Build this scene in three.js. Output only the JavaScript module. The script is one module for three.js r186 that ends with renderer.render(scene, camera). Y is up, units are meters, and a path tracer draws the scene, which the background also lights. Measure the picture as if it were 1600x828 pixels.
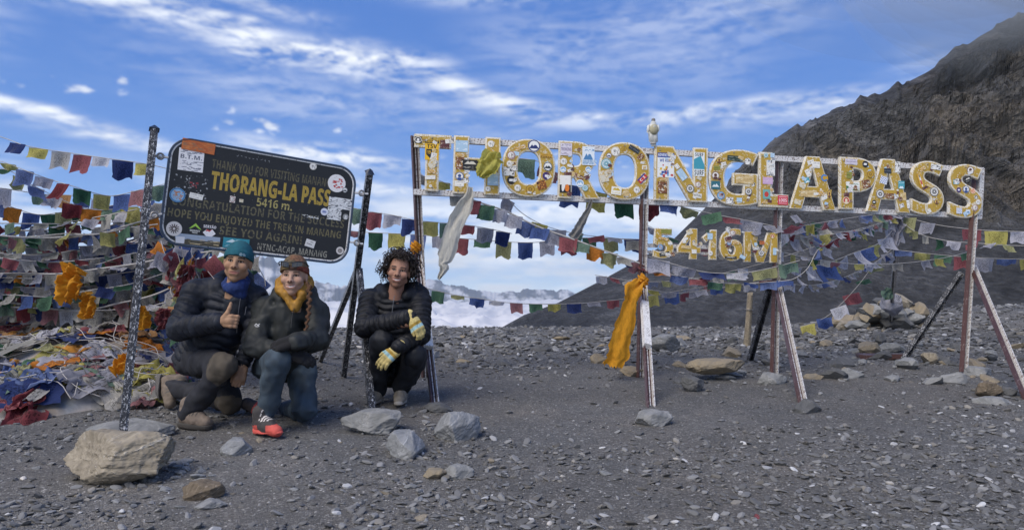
import * as THREE from 'three';
import { FontLoader } from 'three/addons/loaders/FontLoader.js';
import { mergeGeometries, mergeVertices, toCreasedNormals } from 'three/addons/utils/BufferGeometryUtils.js';

// ---------------------------------------------------------------- camera
const scene = new THREE.Scene();
const CAM_Y = 1.2, FOCAL = 1155, PITCH = Math.atan(48 / FOCAL);           // phone camera, tilted slightly up
const camera = new THREE.PerspectiveCamera(2 * Math.atan(414 / FOCAL) * 180 / Math.PI, 1600 / 828, 0.05, 60000);
camera.position.set(0, CAM_Y, 0);
camera.rotation.set(PITCH, 0, 0);

// ---------------------------------------------------------------- random + noise
function rng(seed) { let s = seed >>> 0; return () => { s = (s + 0x6D2B79F5) | 0; let t = Math.imul(s ^ (s >>> 15), 1 | s); t = (t + Math.imul(t ^ (t >>> 7), 61 | t)) ^ t; return ((t ^ (t >>> 14)) >>> 0) / 4294967296; }; }
const clamp = (x, a = 0, b = 1) => Math.min(b, Math.max(a, x));
const lerp = (a, b, t) => a + (b - a) * t;
const sstep = (a, b, x) => { const t = clamp((x - a) / (b - a)); return t * t * (3 - 2 * t); };
const PERM = new Uint8Array(1024), HV = new Float32Array(1024); { const R = rng(9001), p = [...Array(256).keys()]; for (let i = 255; i > 0; i--) { const j = Math.floor(R() * (i + 1)); [p[i], p[j]] = [p[j], p[i]]; } for (let i = 0; i < 1024; i++) { PERM[i] = p[i & 255]; HV[i] = p[i & 255] / 127.5 - 1; } }
function noise(x, y, z = 0) {                                              // smooth value noise, -1..1
  const fx = Math.floor(x), fy = Math.floor(y), fz = Math.floor(z), X = fx & 255, Y = fy & 255, Z = fz & 255;
  let u = x - fx, v = y - fy, w = z - fz;
  u = u * u * u * (u * (u * 6 - 15) + 10); v = v * v * v * (v * (v * 6 - 15) + 10); w = w * w * w * (w * (w * 6 - 15) + 10);
  const A = PERM[X] + Y, B = PERM[X + 1] + Y, AA = PERM[A] + Z, AB = PERM[A + 1] + Z, BA = PERM[B] + Z, BB = PERM[B + 1] + Z;
  const a0 = HV[AA] + u * (HV[BA] - HV[AA]), a1 = HV[AB] + u * (HV[BB] - HV[AB]), b0 = HV[AA + 1] + u * (HV[BA + 1] - HV[AA + 1]), b1 = HV[AB + 1] + u * (HV[BB + 1] - HV[AB + 1]);
  const p = a0 + v * (a1 - a0), q = b0 + v * (b1 - b0); return p + w * (q - p);
}
function fbm(x, y, z = 0, o = 5, g = 0.5) { let s = 0, a = 1, t = 0; for (let i = 0; i < o; i++) { s += a * noise(x, y, z + i * 17.3); t += a; a *= g; x = x * 2.03 + 3.1; y = y * 2.03 + 7.7; z *= 2.03; } return s / t; }
function ridged(x, y, z = 0, o = 5, g = 0.5) { let s = 0, a = 1, t = 0; for (let i = 0; i < o; i++) { s += a * (1 - Math.abs(noise(x, y, z + i * 11.1)) * 2); t += a; a *= g; x = x * 2.07 + 5.3; y = y * 2.07 + 1.9; z *= 2.07; } return s / t; }
function table(xs, ys, x) {
  if (x <= xs[0]) return ys[0];
  for (let i = 1; i < xs.length; i++) if (x <= xs[i]) return lerp(ys[i - 1], ys[i], (x - xs[i - 1]) / (xs[i] - xs[i - 1]));
  return ys[ys.length - 1];
}

// ---------------------------------------------------------------- sky
const SUN_DIR = new THREE.Vector3(-0.45, 0.78, 0.44).normalize();
(() => {
  const W = 3200, H = 1600, data = new Float32Array(W * H * 4);
  // wind-drawn cirrus streaks as [azimuth, elevation, half length, half width (degrees), slope, strength]; the same kind of streak all round
  const streaks = [[-29, 19.7, 10, 1.0, -.09, .85], [-15, 18.1, 12, 1.15, -.15, 1], [-4.5, 16.1, 9, .85, -.17, .85], [-24, 21.6, 10, .55, -.12, .6], [-12, 14.6, 17, 1.6, -.1, .3], [10, 13.7, 12, .65, -.05, .7], [8, 18.5, 12, 2.6, -.08, .26], [21, 13.7, 6, .8, .13, .9],
    [-31, 11.4, 8, .6, -.16, .95], [-13.5, 10.3, 8, .6, -.12, .95], [-10, 8.1, 5, .55, -.05, .8], [1, 7, 10, 1.2, -.05, .9], [0, 2.8, 15, .5, -.02, .95], [-22, 3.6, 12, 1.3, 0, .9], [14, 20.5, 11, 2.2, .06, .3], [-3, 22.5, 8, .7, -.1, .35]];
  const R = rng(77);
  for (let k = 0; k < 130; k++) { const az = 40 + R() * 280, el = 3 + R() * R() * 60; streaks.push([az > 180 ? az - 360 : az, el, (8 + R() * 10) / Math.cos(el * .0174), .7 + R() * 2.2, -.12 + R() * .2, .5 + R() * .5]); }
  const col = [0, 0, 0];
  for (let j = 0; j < H; j++) {
    const el = (j + .5) / H * 180 - 90;
    for (let i = 0; i < W; i++) {
      const k = (j * W + i) * 4;
      if (el > 34 && (i % 4 || j % 4) && j > 4) { const q = ((j - j % 4) * W + i - i % 4) * 4; if (data[q + 3]) { data[k] = data[q]; data[k + 1] = data[q + 1]; data[k + 2] = data[q + 2]; data[k + 3] = 1; continue; } }
      if (el < -0.3) { data[k] = .33; data[k + 1] = .38; data[k + 2] = .44; data[k + 3] = 1; continue; }
      const az0 = (i + .5) / W * 360 - 180;                                // u: atan2(z, x)
      let az = az0 + 90; if (az > 180) az -= 360; if (az < -180) az += 360;  // 0 = straight ahead (-z), positive to the right
      const e = Math.max(el, 0), t = Math.pow(1 - e / 90, 1.0);
      // clear air: deep blue overhead, pale cyan-white above the horizon
      const lo = Math.exp(-e / 3.6), mid = Math.exp(-e / 10);
      col[0] = lerp(lerp(.028, .080, mid), .30, lo); col[1] = lerp(lerp(.075, .19, mid), .385, lo); col[2] = lerp(lerp(.235, .40, mid), .455, lo);
      // clouds
      const ca = Math.cos(az * .01745), sa = Math.sin(az * .01745), ce = Math.cos(e * .01745);
      const px = sa * 57.3, pz = ca * 57.3;                                 // wrap-free coordinates in degrees
      let c = 0;
      const wob = fbm(px * .12, pz * .12, e * .35, 3), fine = fbm(px * .26 + wob * 1.6, pz * .26, e * 1.5 + wob * 1.5, Math.abs(az) < 42 ? 6 : 4, .58);
      const fine2 = e < 34 && Math.abs(az) < 42 ? fbm(px * 1.1 + wob * 3, pz * 1.1, e * 2.9 - wob * 2, 3, .6) : 0;
      for (const s of streaks) {
        let da = az - s[0]; if (da > 180) da -= 360; if (da < -180) da += 360;
        if (Math.abs(da) > s[2] * 1.4) continue;
        const de = e - s[1] - da * s[4] - wob * 1.5 * Math.min(1, s[3]);
        if (Math.abs(de) > s[3] * 4) continue;
        const along = 1 - sstep(.35, 1.3, Math.abs(da) / s[2]);
        const across = de > 0 ? Math.exp(-Math.pow(de / s[3], 2) * 1.4) : Math.exp(-Math.pow(de / (s[3] * 1.5), 2));
        c = Math.max(c, s[5] * along * across * clamp(.62 + fine * 1.15 + fine2 * .6));
      }
      // thin veil and a row of small puffs
      c = Math.max(c, .16 * sstep(.1, .7, fbm(px * .05 + 9, pz * .05, e * .12 + 3, 4) + fine * .25) * sstep(6, 16, e));
      const puff = Math.abs(e - 13) > 9 ? 0 : sstep(.16, .5, fbm(px * .55 + 31, pz * .55, e * 1.1, 4) - Math.abs(e - 13.2 + .09 * (az + 25)) * .28 - .02);
      c = Math.max(c, puff * .8);
      const low = e > 11 ? 0 : sstep(-.25, .35, fbm(px * .14 + 4, pz * .14, e * .75, 5, .55)) * (1 - sstep(5, 11, e));
      c = Math.max(c, low * .95);
      c = clamp(c) * sstep(-.3, .6, el);
      const cw = .385 + .10 * fine;
      col[0] = lerp(col[0], cw * 1.0, c); col[1] = lerp(col[1], cw * 1.04, c); col[2] = lerp(col[2], cw * 1.1, c);
      data[k] = col[0] * .94; data[k + 1] = col[1] * .94; data[k + 2] = col[2] * .94; data[k + 3] = 1;
    }
  }
  const tex = new THREE.DataTexture(data, W, H, THREE.RGBAFormat, THREE.FloatType);
  tex.mapping = THREE.EquirectangularReflectionMapping; tex.magFilter = THREE.LinearFilter; tex.needsUpdate = true;
  scene.background = tex; scene.environment = tex;
})();
// ---------------------------------------------------------------- sun behind thin high cloud: very soft
const sun = new THREE.DirectionalLight(new THREE.Color(1, .92, .80), 1.4);
sun.position.copy(SUN_DIR).multiplyScalar(60); sun.target.position.set(0, 0, -6);
sun.castShadow = true; sun.shadow.radius = 85; sun.shadow.mapSize.set(2048, 2048);
Object.assign(sun.shadow.camera, { left: -18, right: 18, top: 18, bottom: -18, near: 1, far: 140 });
scene.add(sun, sun.target);
const renderer = new THREE.WebGLRenderer({ antialias: true });
renderer.toneMapping = THREE.LinearToneMapping; renderer.toneMappingExposure = 2.7;
renderer.shadowMap.enabled = true; renderer.setSize(1024, 529);

// ---------------------------------------------------------------- helpers
const V = (x, y, z) => new THREE.Vector3(x, y, z);
// a place seen in direction (px, py) of the 1600 x 828 survey picture, D metres ahead
const cp = Math.cos(PITCH), sp = Math.sin(PITCH);
function at(px, py, D) {
  const x = (px - 800) / FOCAL, y = (414 - py) / FOCAL;                      // camera axes, z = -1
  const wy = y * cp + sp, wz = y * sp - cp, s = D / -wz;
  return V(x * s, CAM_Y + wy * s, -D);
}
const taken = {};
function numbered(n) { const k = taken[n] = (taken[n] ?? -1) + 1; return k ? `${n}_${String(k).padStart(3, '0')}` : n; }
function tag(o, label, category, group, kind) { o.userData.label = label; if (category) o.userData.category = category; if (group) o.userData.group = group; if (kind) o.userData.kind = kind; return o; }
function thing(name, label, category, pos, group) { const o = new THREE.Group(); o.name = numbered(name); if (pos) o.position.copy(pos); tag(o, label, category, group); scene.add(o); return o; }
function part(name, geo, mat, parent) { const m = new THREE.Mesh(geo, mat); m.name = name; m.castShadow = m.receiveShadow = true; parent.add(m); return m; }
function solo(name, geo, mat, label, category, group, kind) { const m = new THREE.Mesh(geo, mat); m.name = numbered(name); m.castShadow = m.receiveShadow = true; tag(m, label, category, group, kind); scene.add(m); return m; }
function structure(name, geo, mat, label) { const m = new THREE.Mesh(geo, mat); m.name = name; m.castShadow = m.receiveShadow = true; m.userData.kind = 'structure'; if (label) { m.userData.label = label; m.userData.category = name.replace(/_/g, ' '); } scene.add(m); return m; }
function rgb(r, g, b) { return new THREE.Color().setRGB(r, g, b); }
function std(color, rough = .85, extra = {}) { return new THREE.MeshStandardMaterial({ color, roughness: rough, ...extra }); }
// tileable noise texture: returns DataTexture; f(u, v) -> [r,g,b] 0..1 (sRGB bytes when srgb)
function texture(w, h, f, srgb = true) {
  const d = new Uint8Array(w * h * 4), o = [0, 0, 0];
  for (let j = 0; j < h; j++) for (let i = 0; i < w; i++) { const c = f(i / w, j / h, o), k = (j * w + i) * 4; d[k] = clamp(c[0]) * 255; d[k + 1] = clamp(c[1]) * 255; d[k + 2] = clamp(c[2]) * 255; d[k + 3] = 255; }
  const t = new THREE.DataTexture(d, w, h); t.wrapS = t.wrapT = THREE.RepeatWrapping; t.magFilter = THREE.LinearFilter; t.minFilter = THREE.LinearMipmapLinearFilter; t.generateMipmaps = true;
  if (srgb) t.colorSpace = THREE.SRGBColorSpace; t.needsUpdate = true; return t;
}
// noise that repeats: on a torus in 4-d folded to sums of two 3-d lookups
function tnoise(u, v, f, seed, o = 5, g = .55) {
  const p = (x, y) => fbm(x * f + seed, y * f + seed * 1.7, seed, o, g);
  const a = sstep(.7, 1, u), b = sstep(.7, 1, v);
  return lerp(lerp(p(u, v), p(u - 1, v), a), lerp(p(u, v - 1), p(u - 1, v - 1), a), b);
}
// a grid surface from f(i, j) -> Vector3
function grid(nx, ny, f, uvf, colf) {
  const pos = [], uv = [], idx = [], col = [];
  for (let j = 0; j <= ny; j++) for (let i = 0; i <= nx; i++) { const p = f(i / nx, j / ny); pos.push(p.x, p.y, p.z); const t = uvf ? uvf(i / nx, j / ny, p) : [i / nx, j / ny]; uv.push(t[0], t[1]); if (colf) { const c = colf(i / nx, j / ny, p); col.push(c[0], c[1], c[2]); } }
  for (let j = 0; j < ny; j++) for (let i = 0; i < nx; i++) { const a = j * (nx + 1) + i, b = a + 1, c = a + nx + 1, d = c + 1; idx.push(a, b, d, a, d, c); }
  const g = new THREE.BufferGeometry(); g.setAttribute('position', new THREE.Float32BufferAttribute(pos, 3)); g.setAttribute('uv', new THREE.Float32BufferAttribute(uv, 2));
  if (colf) g.setAttribute('color', new THREE.Float32BufferAttribute(col, 3));
  g.setIndex(idx); g.computeVertexNormals(); return g;
}
// ================================================================ THE LAND
const gD = [-6, 0, 2, 3.5, 4.8, 5.6, 7, 9.5, 13, 16, 18, 21, 28, 40], gY = [-1.1, -1.06, -1.0, -.965, -.862, -.824, -.715, -.683, -.685, -.70, -.78, -1.35, -4, -9];
function groundBase(x, z) {
  const D = -z; let y = 0;
  for (const o of [-.9, -.45, 0, .45, .9]) y += table(gD, gY, D + o) / 5;
  y += .5 * sstep(5.0, 11.5, x) * sstep(7, 14, D) * (1 - sstep(18, 26, D));
  y += -.35 * sstep(-3, -9, x) * 0;
  return CAM_Y + y;
}
function groundY(x, z) {
  const D = -z, rough = .55 + .6 * sstep(5.5, 8, D);
  return groundBase(x, z) + rough * (.03 * fbm(x * .7, z * .7, 3, 4) + .012 * fbm(x * 3.1, z * 3.1, 8, 3)) + .018 * rough * Math.max(0, ridged(x * 1.7, z * 1.7, 5, 3));
}
const gravelTex = (() => {
  // crushed slate: small angular grains of slightly different grey
  const N = 1024, cells = [], R = rng(5), G = 150;
  for (let j = 0; j < G; j++) for (let i = 0; i < G; i++) cells.push([R(), R(), R(), R()]);
  const h = new Uint8Array(N * N * 4), c = new Uint8Array(N * N * 4);
  for (let j = 0; j < N; j++) for (let i = 0; i < N; i++) {
    const gx = i / N * G, gy = j / N * G, X = Math.floor(gx), Y = Math.floor(gy); let d1 = 9, d2 = 9, id = null;
    for (let b = -1; b <= 1; b++) for (let a = -1; a <= 1; a++) { const q = cells[((Y + b + G) % G) * G + (X + a + G) % G], dx = X + a + q[0] - gx, dy = Y + b + q[1] - gy, d = Math.abs(dx) + Math.abs(dy) * 1.25 + .4 * Math.max(Math.abs(dx), Math.abs(dy)); if (d < d1) { d2 = d1; d1 = d; id = q; } else if (d < d2) d2 = d; }
    const edge = clamp((d2 - d1) * 2.2), tone = id[2] < .012 ? .66 + id[3] * .2 : id[2] < .25 ? .48 + id[3] * .12 : .37 + id[3] * .12;
    const n = tnoise(i / N, j / N, 7, 2.3, 4), m = tnoise(i / N, j / N, 40, 4.1, 3);
    const v = tone * (.86 + .14 * edge) * (1 + .10 * n + .12 * m), k = (j * N + i) * 4;
    c[k] = 255 * clamp(v * (1 + .02 * n)); c[k + 1] = 255 * clamp(v); c[k + 2] = 255 * clamp(v * (1.015 - .02 * n)); c[k + 3] = 255;
    h[k] = h[k + 1] = h[k + 2] = 255 * clamp(edge * (.35 + .65 * id[3]) * .8 + .2 * (m * .5 + .5)); h[k + 3] = 255;
  }
  const mk = (d, s) => { const t = new THREE.DataTexture(d, N, N); t.wrapS = t.wrapT = THREE.RepeatWrapping; t.magFilter = THREE.LinearFilter; if (s) t.colorSpace = THREE.SRGBColorSpace; t.needsUpdate = true; return t; };
  return [mk(c, true), mk(h, false)];
})();
{
  // the gravel saddle of the pass: one sheet, finer towards the viewpoint
  const nx = 300, ny = 330;
  const zs = j => -lerp(-6, 42, Math.pow(j, 1.7)) ;
  const g = grid(nx, ny, (i, j) => { const z = zs(j), x = (i - .5) * 2 * (8 + Math.abs(z) * 1.1); return V(x, groundY(x, z), z); },
    (i, j, p) => [p.x / 1.35 + .13 * noise(p.x * .3, p.z * .3), p.z / 1.35],
    (i, j, p) => { const n = fbm(p.x * .45, p.z * .45, 1, 4), m = fbm(p.x * 2.2, p.z * 2.2, 6, 3), pale = sstep(.0, .5, fbm(p.x * .35 + 4, p.z * .35, 2, 3) + .25 * sstep(0, -2.5, p.x)); const w = fbm(p.x * .9 - 7, p.z * .9, 4, 3), v = 1 + .30 * n + .16 * m + .30 * pale; return [v * (1 + .05 * w), v, v * (1 - .07 * w)]; });
  structure('ground', g, new THREE.MeshStandardMaterial({ map: gravelTex[0], color: rgb(.78, .755, .69), vertexColors: true, roughness: .96, bumpMap: gravelTex[1], bumpScale: .012 }), 'dark grey slate gravel saddle of the mountain pass');
}
{
  // the scree slope and crags on the far side of the saddle
  const sx = [560, 700, 760, 790, 819, 872, 940, 1000, 1054, 1098, 1139, 1152, 1189, 1207, 1230, 1251, 1257, 1276, 1288, 1314, 1345, 1350, 1360, 1383, 1402, 1411, 1418, 1445, 1471, 1477, 1489, 1502, 1524, 1546, 1600, 1700, 1900, 2300];
  const sy = [640, 560, 525, 508, 492, 473, 438, 405, 373, 330, 288, 268, 238, 218, 203, 188, 193, 185, 177, 166, 154, 146, 151, 143, 131, 123, 127, 113, 100, 88, 80, 66, 62, 47, 18, -30, -110, -180];
  const px0 = 560, px1 = 2300, D0 = 105;
  const NX = 660, NY = 300;
  const dr0 = px => table([560, 790, 1100, 1250, 1600, 2300], [135, 150, 225, 255, 300, 340], px), soft = (f, r) => px => { let s = 0; for (let k = -4; k <= 4; k++) s += f(px + k * r / 4) / 9; return s; };
  const dr = soft(dr0, 120), smoothSky = soft(px => table(sx, sy, px) + 4, 70), kept = new Map();
  const rockness = (px, w, y) => {                                            // where bare crag takes over from scree
    const edge = table([560, 1090, 1160, 1240, 1330, 1420, 1480, 1600, 2300], [1.6, 1.4, .66, .42, .44, .38, .25, .18, .15], px);
    return sstep(edge - .05, edge + .05, w + .055 * fbm(px * .02, w * 9, 2, 4) + .045 * fbm(px * .006, w * 4, 12, 3));
  };
  const P = (i, j) => {
    const px = lerp(px0, px1, Math.pow(i, 1.35)), u = (px - 800) / FOCAL, Dr = dr(px), back = j > .93;
    const jj = back ? 1 : j / .93, w = Math.pow(jj, 1.12);
    let D = lerp(D0, Dr, w), yr = Dr * (462 - lerp(smoothSky(px), table(sx, sy, px), sstep(.72, .97, w))) / FOCAL, y0 = -D0 * .075 + sstep(1150, 1700, px) * 2.5 - (px < 790 ? (790 - px) * .02 : 0);
    const butt = sstep(1405, 1460, px + 30 * noise(w * 8, 3)) * sstep(.36, .44, w) * (1 - sstep(.55, .8, w));
    let y = lerp(y0, yr, Math.pow(w, 1.12)) + butt * 9;
    const rock = rockness(px, w, y), X = u * D;
    const amp = rock * sstep(-.02, .24, 1 - w);
    // strata dip down to the right; gullies cut down the face
    const s1 = ridged(X * .03 + y * .04, y * .05 - X * .03, D * .015, 4, .55), s2 = ridged(X * .11 - y * .08, y * .15 + X * .09, D * .05, 4, .62), s3 = ridged(X * .42 + y * .15, y * .5, D * .25, 4, .6);
    const band = ridged((y * 1.1 + X * .55) * .085, (X - y) * .02, 3, 4, .62);
    const ter = Math.pow(clamp(band * .5 + .5), 2.2) * 2 - .6, A = amp * (7.5 * (s1 - .38) + 3.6 * (s2 - .25) + .8 * (s3 - .25) + 4.6 * (ter - .15));
    y += A * .75; D -= A * .9;
    // small teeth on the skyline
    y += rock * sstep(.9, 1, w) * (2.2 * Math.max(0, ridged(px * .045, 2, 0, 3) - .2) - .5);
    // scree: faint runnels down the fall line, lumps
    y += (1 - rock) * ((.5 * fbm((X * .5 - y) * .3, (X + y) * .02, 1, 4) + .12 * fbm(X * .7, y * .7, D * .3, 3)) * sstep(D0 - 5, D0 + 20, D) * (1 - sstep(.9, 1, w)));
    if (back) { const b = (j - .93) / .07; D += b * 60; y -= b * 34; }
    return [V(u * D, CAM_Y + y, -D), rock, px, w];
  };
  const g = grid(NX, NY, (i, j) => { const q = P(i, j); kept.set(i * 7919 + j, q); return q[0]; }, (i, j, p) => [(p.x * .8 + p.y * .3) / 46, (p.y * 1.1 - p.z * .35) / 46],
    (i, j, p) => { const [, rock, px, w] = kept.get(i * 7919 + j); const n = fbm(p.x * .05, p.y * .05, p.z * .05, 5), f = fbm(p.x * .35, p.y * .35, p.z * .2, 4);
      const str = fbm((p.y + p.x * .55) * .16, p.x * .02, 5, 4), run = fbm((p.x * .5 - p.y) * .5, (p.x + p.y) * .02, 2, 4);
      const brown = rock * sstep(-.1, .5, n + .5 * sstep(1400, 1480, px) - .15);
      const v = lerp(.54 + .52 * run + .2 * f, 1.1 + .8 * str + .5 * f + .3 * n, rock);
      return [v * lerp(1, 1.18, brown), v * lerp(1, 1.05, brown), v * lerp(1.02, .90, brown)]; });
  const rockTex = texture(1024, 1024, (u, v, o) => { const n = tnoise(u, v, 9, 1.2, 6, .62), m = tnoise(u, v, 60, 3.7, 4, .6), sp_ = tnoise(u, v, 150, 9.1, 2) > .6 ? .25 : 0; const t = .54 + .34 * n + .34 * m + sp_; o[0] = o[1] = o[2] = t; return o; });
  structure('mountain_slope', g, new THREE.MeshStandardMaterial({ map: rockTex, color: rgb(.225, .225, .228), vertexColors: true, roughness: .95, bumpMap: rockTex, bumpScale: 1.6 }), 'dark scree slope rising to jagged crags beside the pass');
}
{
  // far snow peaks, about 14 km off, in two ranges
  const range = (name, pts, D, depth, label) => {
    const xs = pts.map(p => p[0]), ys = pts.map(p => p[1]), x0 = xs[0], x1 = xs[xs.length - 1];
    const g = grid(260, 90, (i, j) => {
      const px = lerp(x0, x1, i), top = (462 - table(xs, ys, px)) / FOCAL * D, u = (px - 800) / FOCAL, back = j > .75;
      const w = back ? 1 - (j - .75) / .25 : j / .75, base = -900;
      const d = back ? D + (1 - w) * depth : D - (1 - w) * depth;
      const X = u * D, crag = ridged(X * .0011 + w * 1.5, w * 3.2, 1.7, 5, .6), gul = ridged(X * .0022 - w * 2.6, w * 3 + X * .0008, 4, 4, .6);
      const y = lerp(base, top, Math.pow(w, .9)) + Math.sin(Math.min(1, w * 1.0) * Math.PI) * (170 * (crag - .25) + 150 * (gul - .25)) + w * 26 * (noise(px * .16, 4) + .6 * noise(px * .4, 9));
      return V(u * d, CAM_Y + y, -d - 300 * (gul - .2) * (1 - w));
    }, null, (i, j, p) => { const s = sstep(-.06, .24, fbm(p.x * .0026 + p.y * .003, p.y * .004 - p.x * .001, p.z * .001, 5, .6)); const v = lerp(.055, .5, s); return [v, v, v * 1.02]; });
    structure(name, g, new THREE.MeshStandardMaterial({ vertexColors: true, roughness: .9 }), label);
  };
  range('snow_mountains', [[250, 445], [300, 430], [345, 415], [372, 408], [392, 398], [400, 402], [408, 399], [414, 403], [421, 399], [428, 405], [436, 410], [450, 420], [480, 436], [530, 446], [575, 451]], 14000, 2200, 'pale blue snow peaks seen under the black board');
  range('distant_mountains', [[590, 452], [640, 443], [664, 437], [685, 437], [700, 446], [724, 445], [738, 453], [753, 455], [785, 458], [800, 455], [812, 456], [823, 449], [832, 453], [852, 450], [868, 455], [886, 451], [893, 455], [930, 462], [1010, 466]], 16000, 2200, 'distant blue snow range above the sea of clouds');
}
{
  // the sea of clouds below the pass
  const g = grid(700, 260, (i, j) => {
    const u = lerp(-1.25, .45, i), D = 900 * Math.pow(15, j), X = u * D;
    const big = fbm(X * .00045, D * .0005, 3, 3), bil = 1 - Math.abs(fbm(X * .0016, D * .0016, 7, 5, .55)) * 2.2, sm = 1 - Math.abs(fbm(X * .006, D * .006, 2, 3, .5)) * 2;
    return V(X, CAM_Y - 225 + 120 * big + 90 * bil + 26 * sm + sstep(6000, 12500, D) * 25, -D);
  });
  structure('cloud_sea', g, std(rgb(.60, .60, .61), 1), 'white sea of clouds filling the valley below the pass');
}
{
  // drifting mist round the summit crags: many thin translucent billows, open behind
  const dome = new THREE.SphereGeometry(1, 48, 32, 0, Math.PI), R = rng(12);
  const mist = new THREE.MeshStandardMaterial({ color: rgb(.54, .545, .555), roughness: 1, transparent: true, opacity: .072, depthWrite: false });
  const o = thing('cloud', 'thin grey mist drifting over the high crags', 'mist cloud', V(222, 118, -225));
  for (let k = 0; k < 84; k++) { const m = part('billow', dome, mist, o), s = 28 + 62 * R(), t = R(); m.position.set(-52 + 180 * t, -8 + 46 * t + 34 * (R() - .3) + s * .25, -4 - 18 * R()); m.scale.set(s * (1 + .5 * R()), s * (.5 + .4 * R()), 30); m.rotation.z = .5 * R(); m.castShadow = false; }
}
scene.fog = new THREE.FogExp2(new THREE.Color(.72, .84, 1), 4.0e-5);
// ================================================================ SIGNS
function onGround(px, py, d0 = 2, d1 = 20) {                                   // where that line of sight meets the gravel
  let D = d0; for (; D < d1; D += .02) { const p = at(px, py, D); if (p.y <= groundY(p.x, p.z)) return p; }
  return at(px, py, d1);
}
function frameFrom(o, ex, ey) {                                               // matrix with those axes, made square
  const x = ex.clone().normalize(), z = x.clone().cross(ey).normalize(), y = z.clone().cross(x);
  return new THREE.Matrix4().makeBasis(x, y, z).setPosition(o);
}
function place(o, m) { m.decompose(o.position, o.quaternion, o.scale); o.updateMatrixWorld(true); }
function planeOf(o) {                                                         // (px, py) of the survey picture -> x, y on that plane
  const inv = o.matrixWorld.clone().invert(), eye = V(0, CAM_Y, 0).applyMatrix4(inv);
  return (px, py) => { const q = at(px, py, 5).applyMatrix4(inv), t = eye.z / (eye.z - q.z); return V(lerp(eye.x, q.x, t), lerp(eye.y, q.y, t), 0); };
}
const UVs = (g, s = 1) => { const p = g.attributes.position, uv = []; const n = g.attributes.normal; for (let i = 0; i < p.count; i++) { const ax = Math.abs(n.getX(i)), ay = Math.abs(n.getY(i)); uv.push((ax > .7 ? p.getZ(i) : p.getX(i)) * s, (ay > .7 ? p.getZ(i) : p.getY(i)) * s); } g.setAttribute('uv', new THREE.Float32BufferAttribute(uv, 2)); return g; };
function bar(a, b, w, d, side, shift = [0, 0], segs = 1) {                           // box from a to b; `side` = direction of its width
  const L = a.distanceTo(b), y = b.clone().sub(a).normalize(), z = side.clone().cross(y).normalize(), x = y.clone().cross(z);
  const g = UVs(new THREE.BoxGeometry(w, L, d, 1, segs, 1)); g.translate(shift[0], L / 2, shift[1]);
  g.applyMatrix4(new THREE.Matrix4().makeBasis(x, y, z).setPosition(a)); return g;
}
// painted metal: base colour with chips and streaks of another
function chipped(base, chip, amount, seed, fx = 6, fy = 1.3, rough = .5, metal = 0) {
  const B = base, C = chip, N = 512;
  const t = texture(N, N, (u, v, o) => { const n = tnoise(u, v, 26 * fx / 6, seed, 5, .62), m = tnoise(u, v, 5 * fy, seed + 4, 4), k = sstep(amount - .08, amount + .1, n + .55 * m), g = 1 + .14 * tnoise(u, v, 60, seed + 9, 2); for (let q = 0; q < 3; q++) o[q] = Math.pow(clamp(lerp(B[q], C[q], k) * g), 1 / 2.2); return o; });
  return new THREE.MeshStandardMaterial({ map: t, roughness: rough, metalness: metal, bumpMap: t, bumpScale: .0006 });
}
const MAT = {
  primer: chipped([.078, .034, .028], [.26, .2, .18], .42, 2.1, 8, 2, .42),
  palePaint: chipped([.62, .61, .60], [.17, .11, .09], .20, 5.2, 9, 3, .5),
  blackPaint: chipped([.018, .018, .02], [.55, .55, .56], .22, 7.7, 16, 3, .42),
  whitePaint: chipped([.70, .69, .67], [.12, .10, .09], .26, 3.3, 14, 3, .6),
  fleck: chipped([.025, .025, .027], [.6, .6, .6], .2, 6.6, 9, 3, .5),
  yellow: chipped([.46, .295, .032], [.60, .54, .40], .33, 8.8, 7, 3, .6),
  yellowSide: chipped([.46, .31, .05], [.70, .67, .60], -.16, 4.4, 10, 4, .65),
  boardBack: std(rgb(.02, .03, .05), .5), bolt: std(rgb(.30, .28, .26), .5, { metalness: .7 }),
};
MAT.yellow.map.repeat.set(2.4, 2.4); MAT.yellowSide.map.repeat.set(5, 5); MAT.palePaint.map.repeat.set(4, 4); MAT.primer.map.repeat.set(5, 2.2); MAT.blackPaint.map.repeat.set(5, 3); MAT.whitePaint.map.repeat.set(6, 3); MAT.fleck.map.repeat.set(7, 2.5);
for (const k of Object.values(MAT)) if (k.map) k.bumpMap = k.map;
// a steel channel standing from a to b: a web and two flanges; the open side faces `face`
function channel(name, a, b, w, parent, web, lip, face = V(.35, 0, 1)) {
  const m = part(name, bar(a, b, w, .006, V(1, 0, 0).addScaledVector(V(0, 0, -1), face.x), [0, -.012]), web, parent);
  const s = V(1, 0, 0).addScaledVector(V(0, 0, -1), face.x);
  part('flange', bar(a, b, .007, w * .62, s, [-w * .5, w * .2]), web, m);
  part('flange', bar(a, b, .008, w * .62, s, [w * .5, w * .2]), lip, m);
  part('web_strip', bar(a, b, w * .16, .006, s, [w * .1, -.003]), lip, m);  // narrow strip along the web, in the same finish as the right flange
  return m;
}

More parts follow.
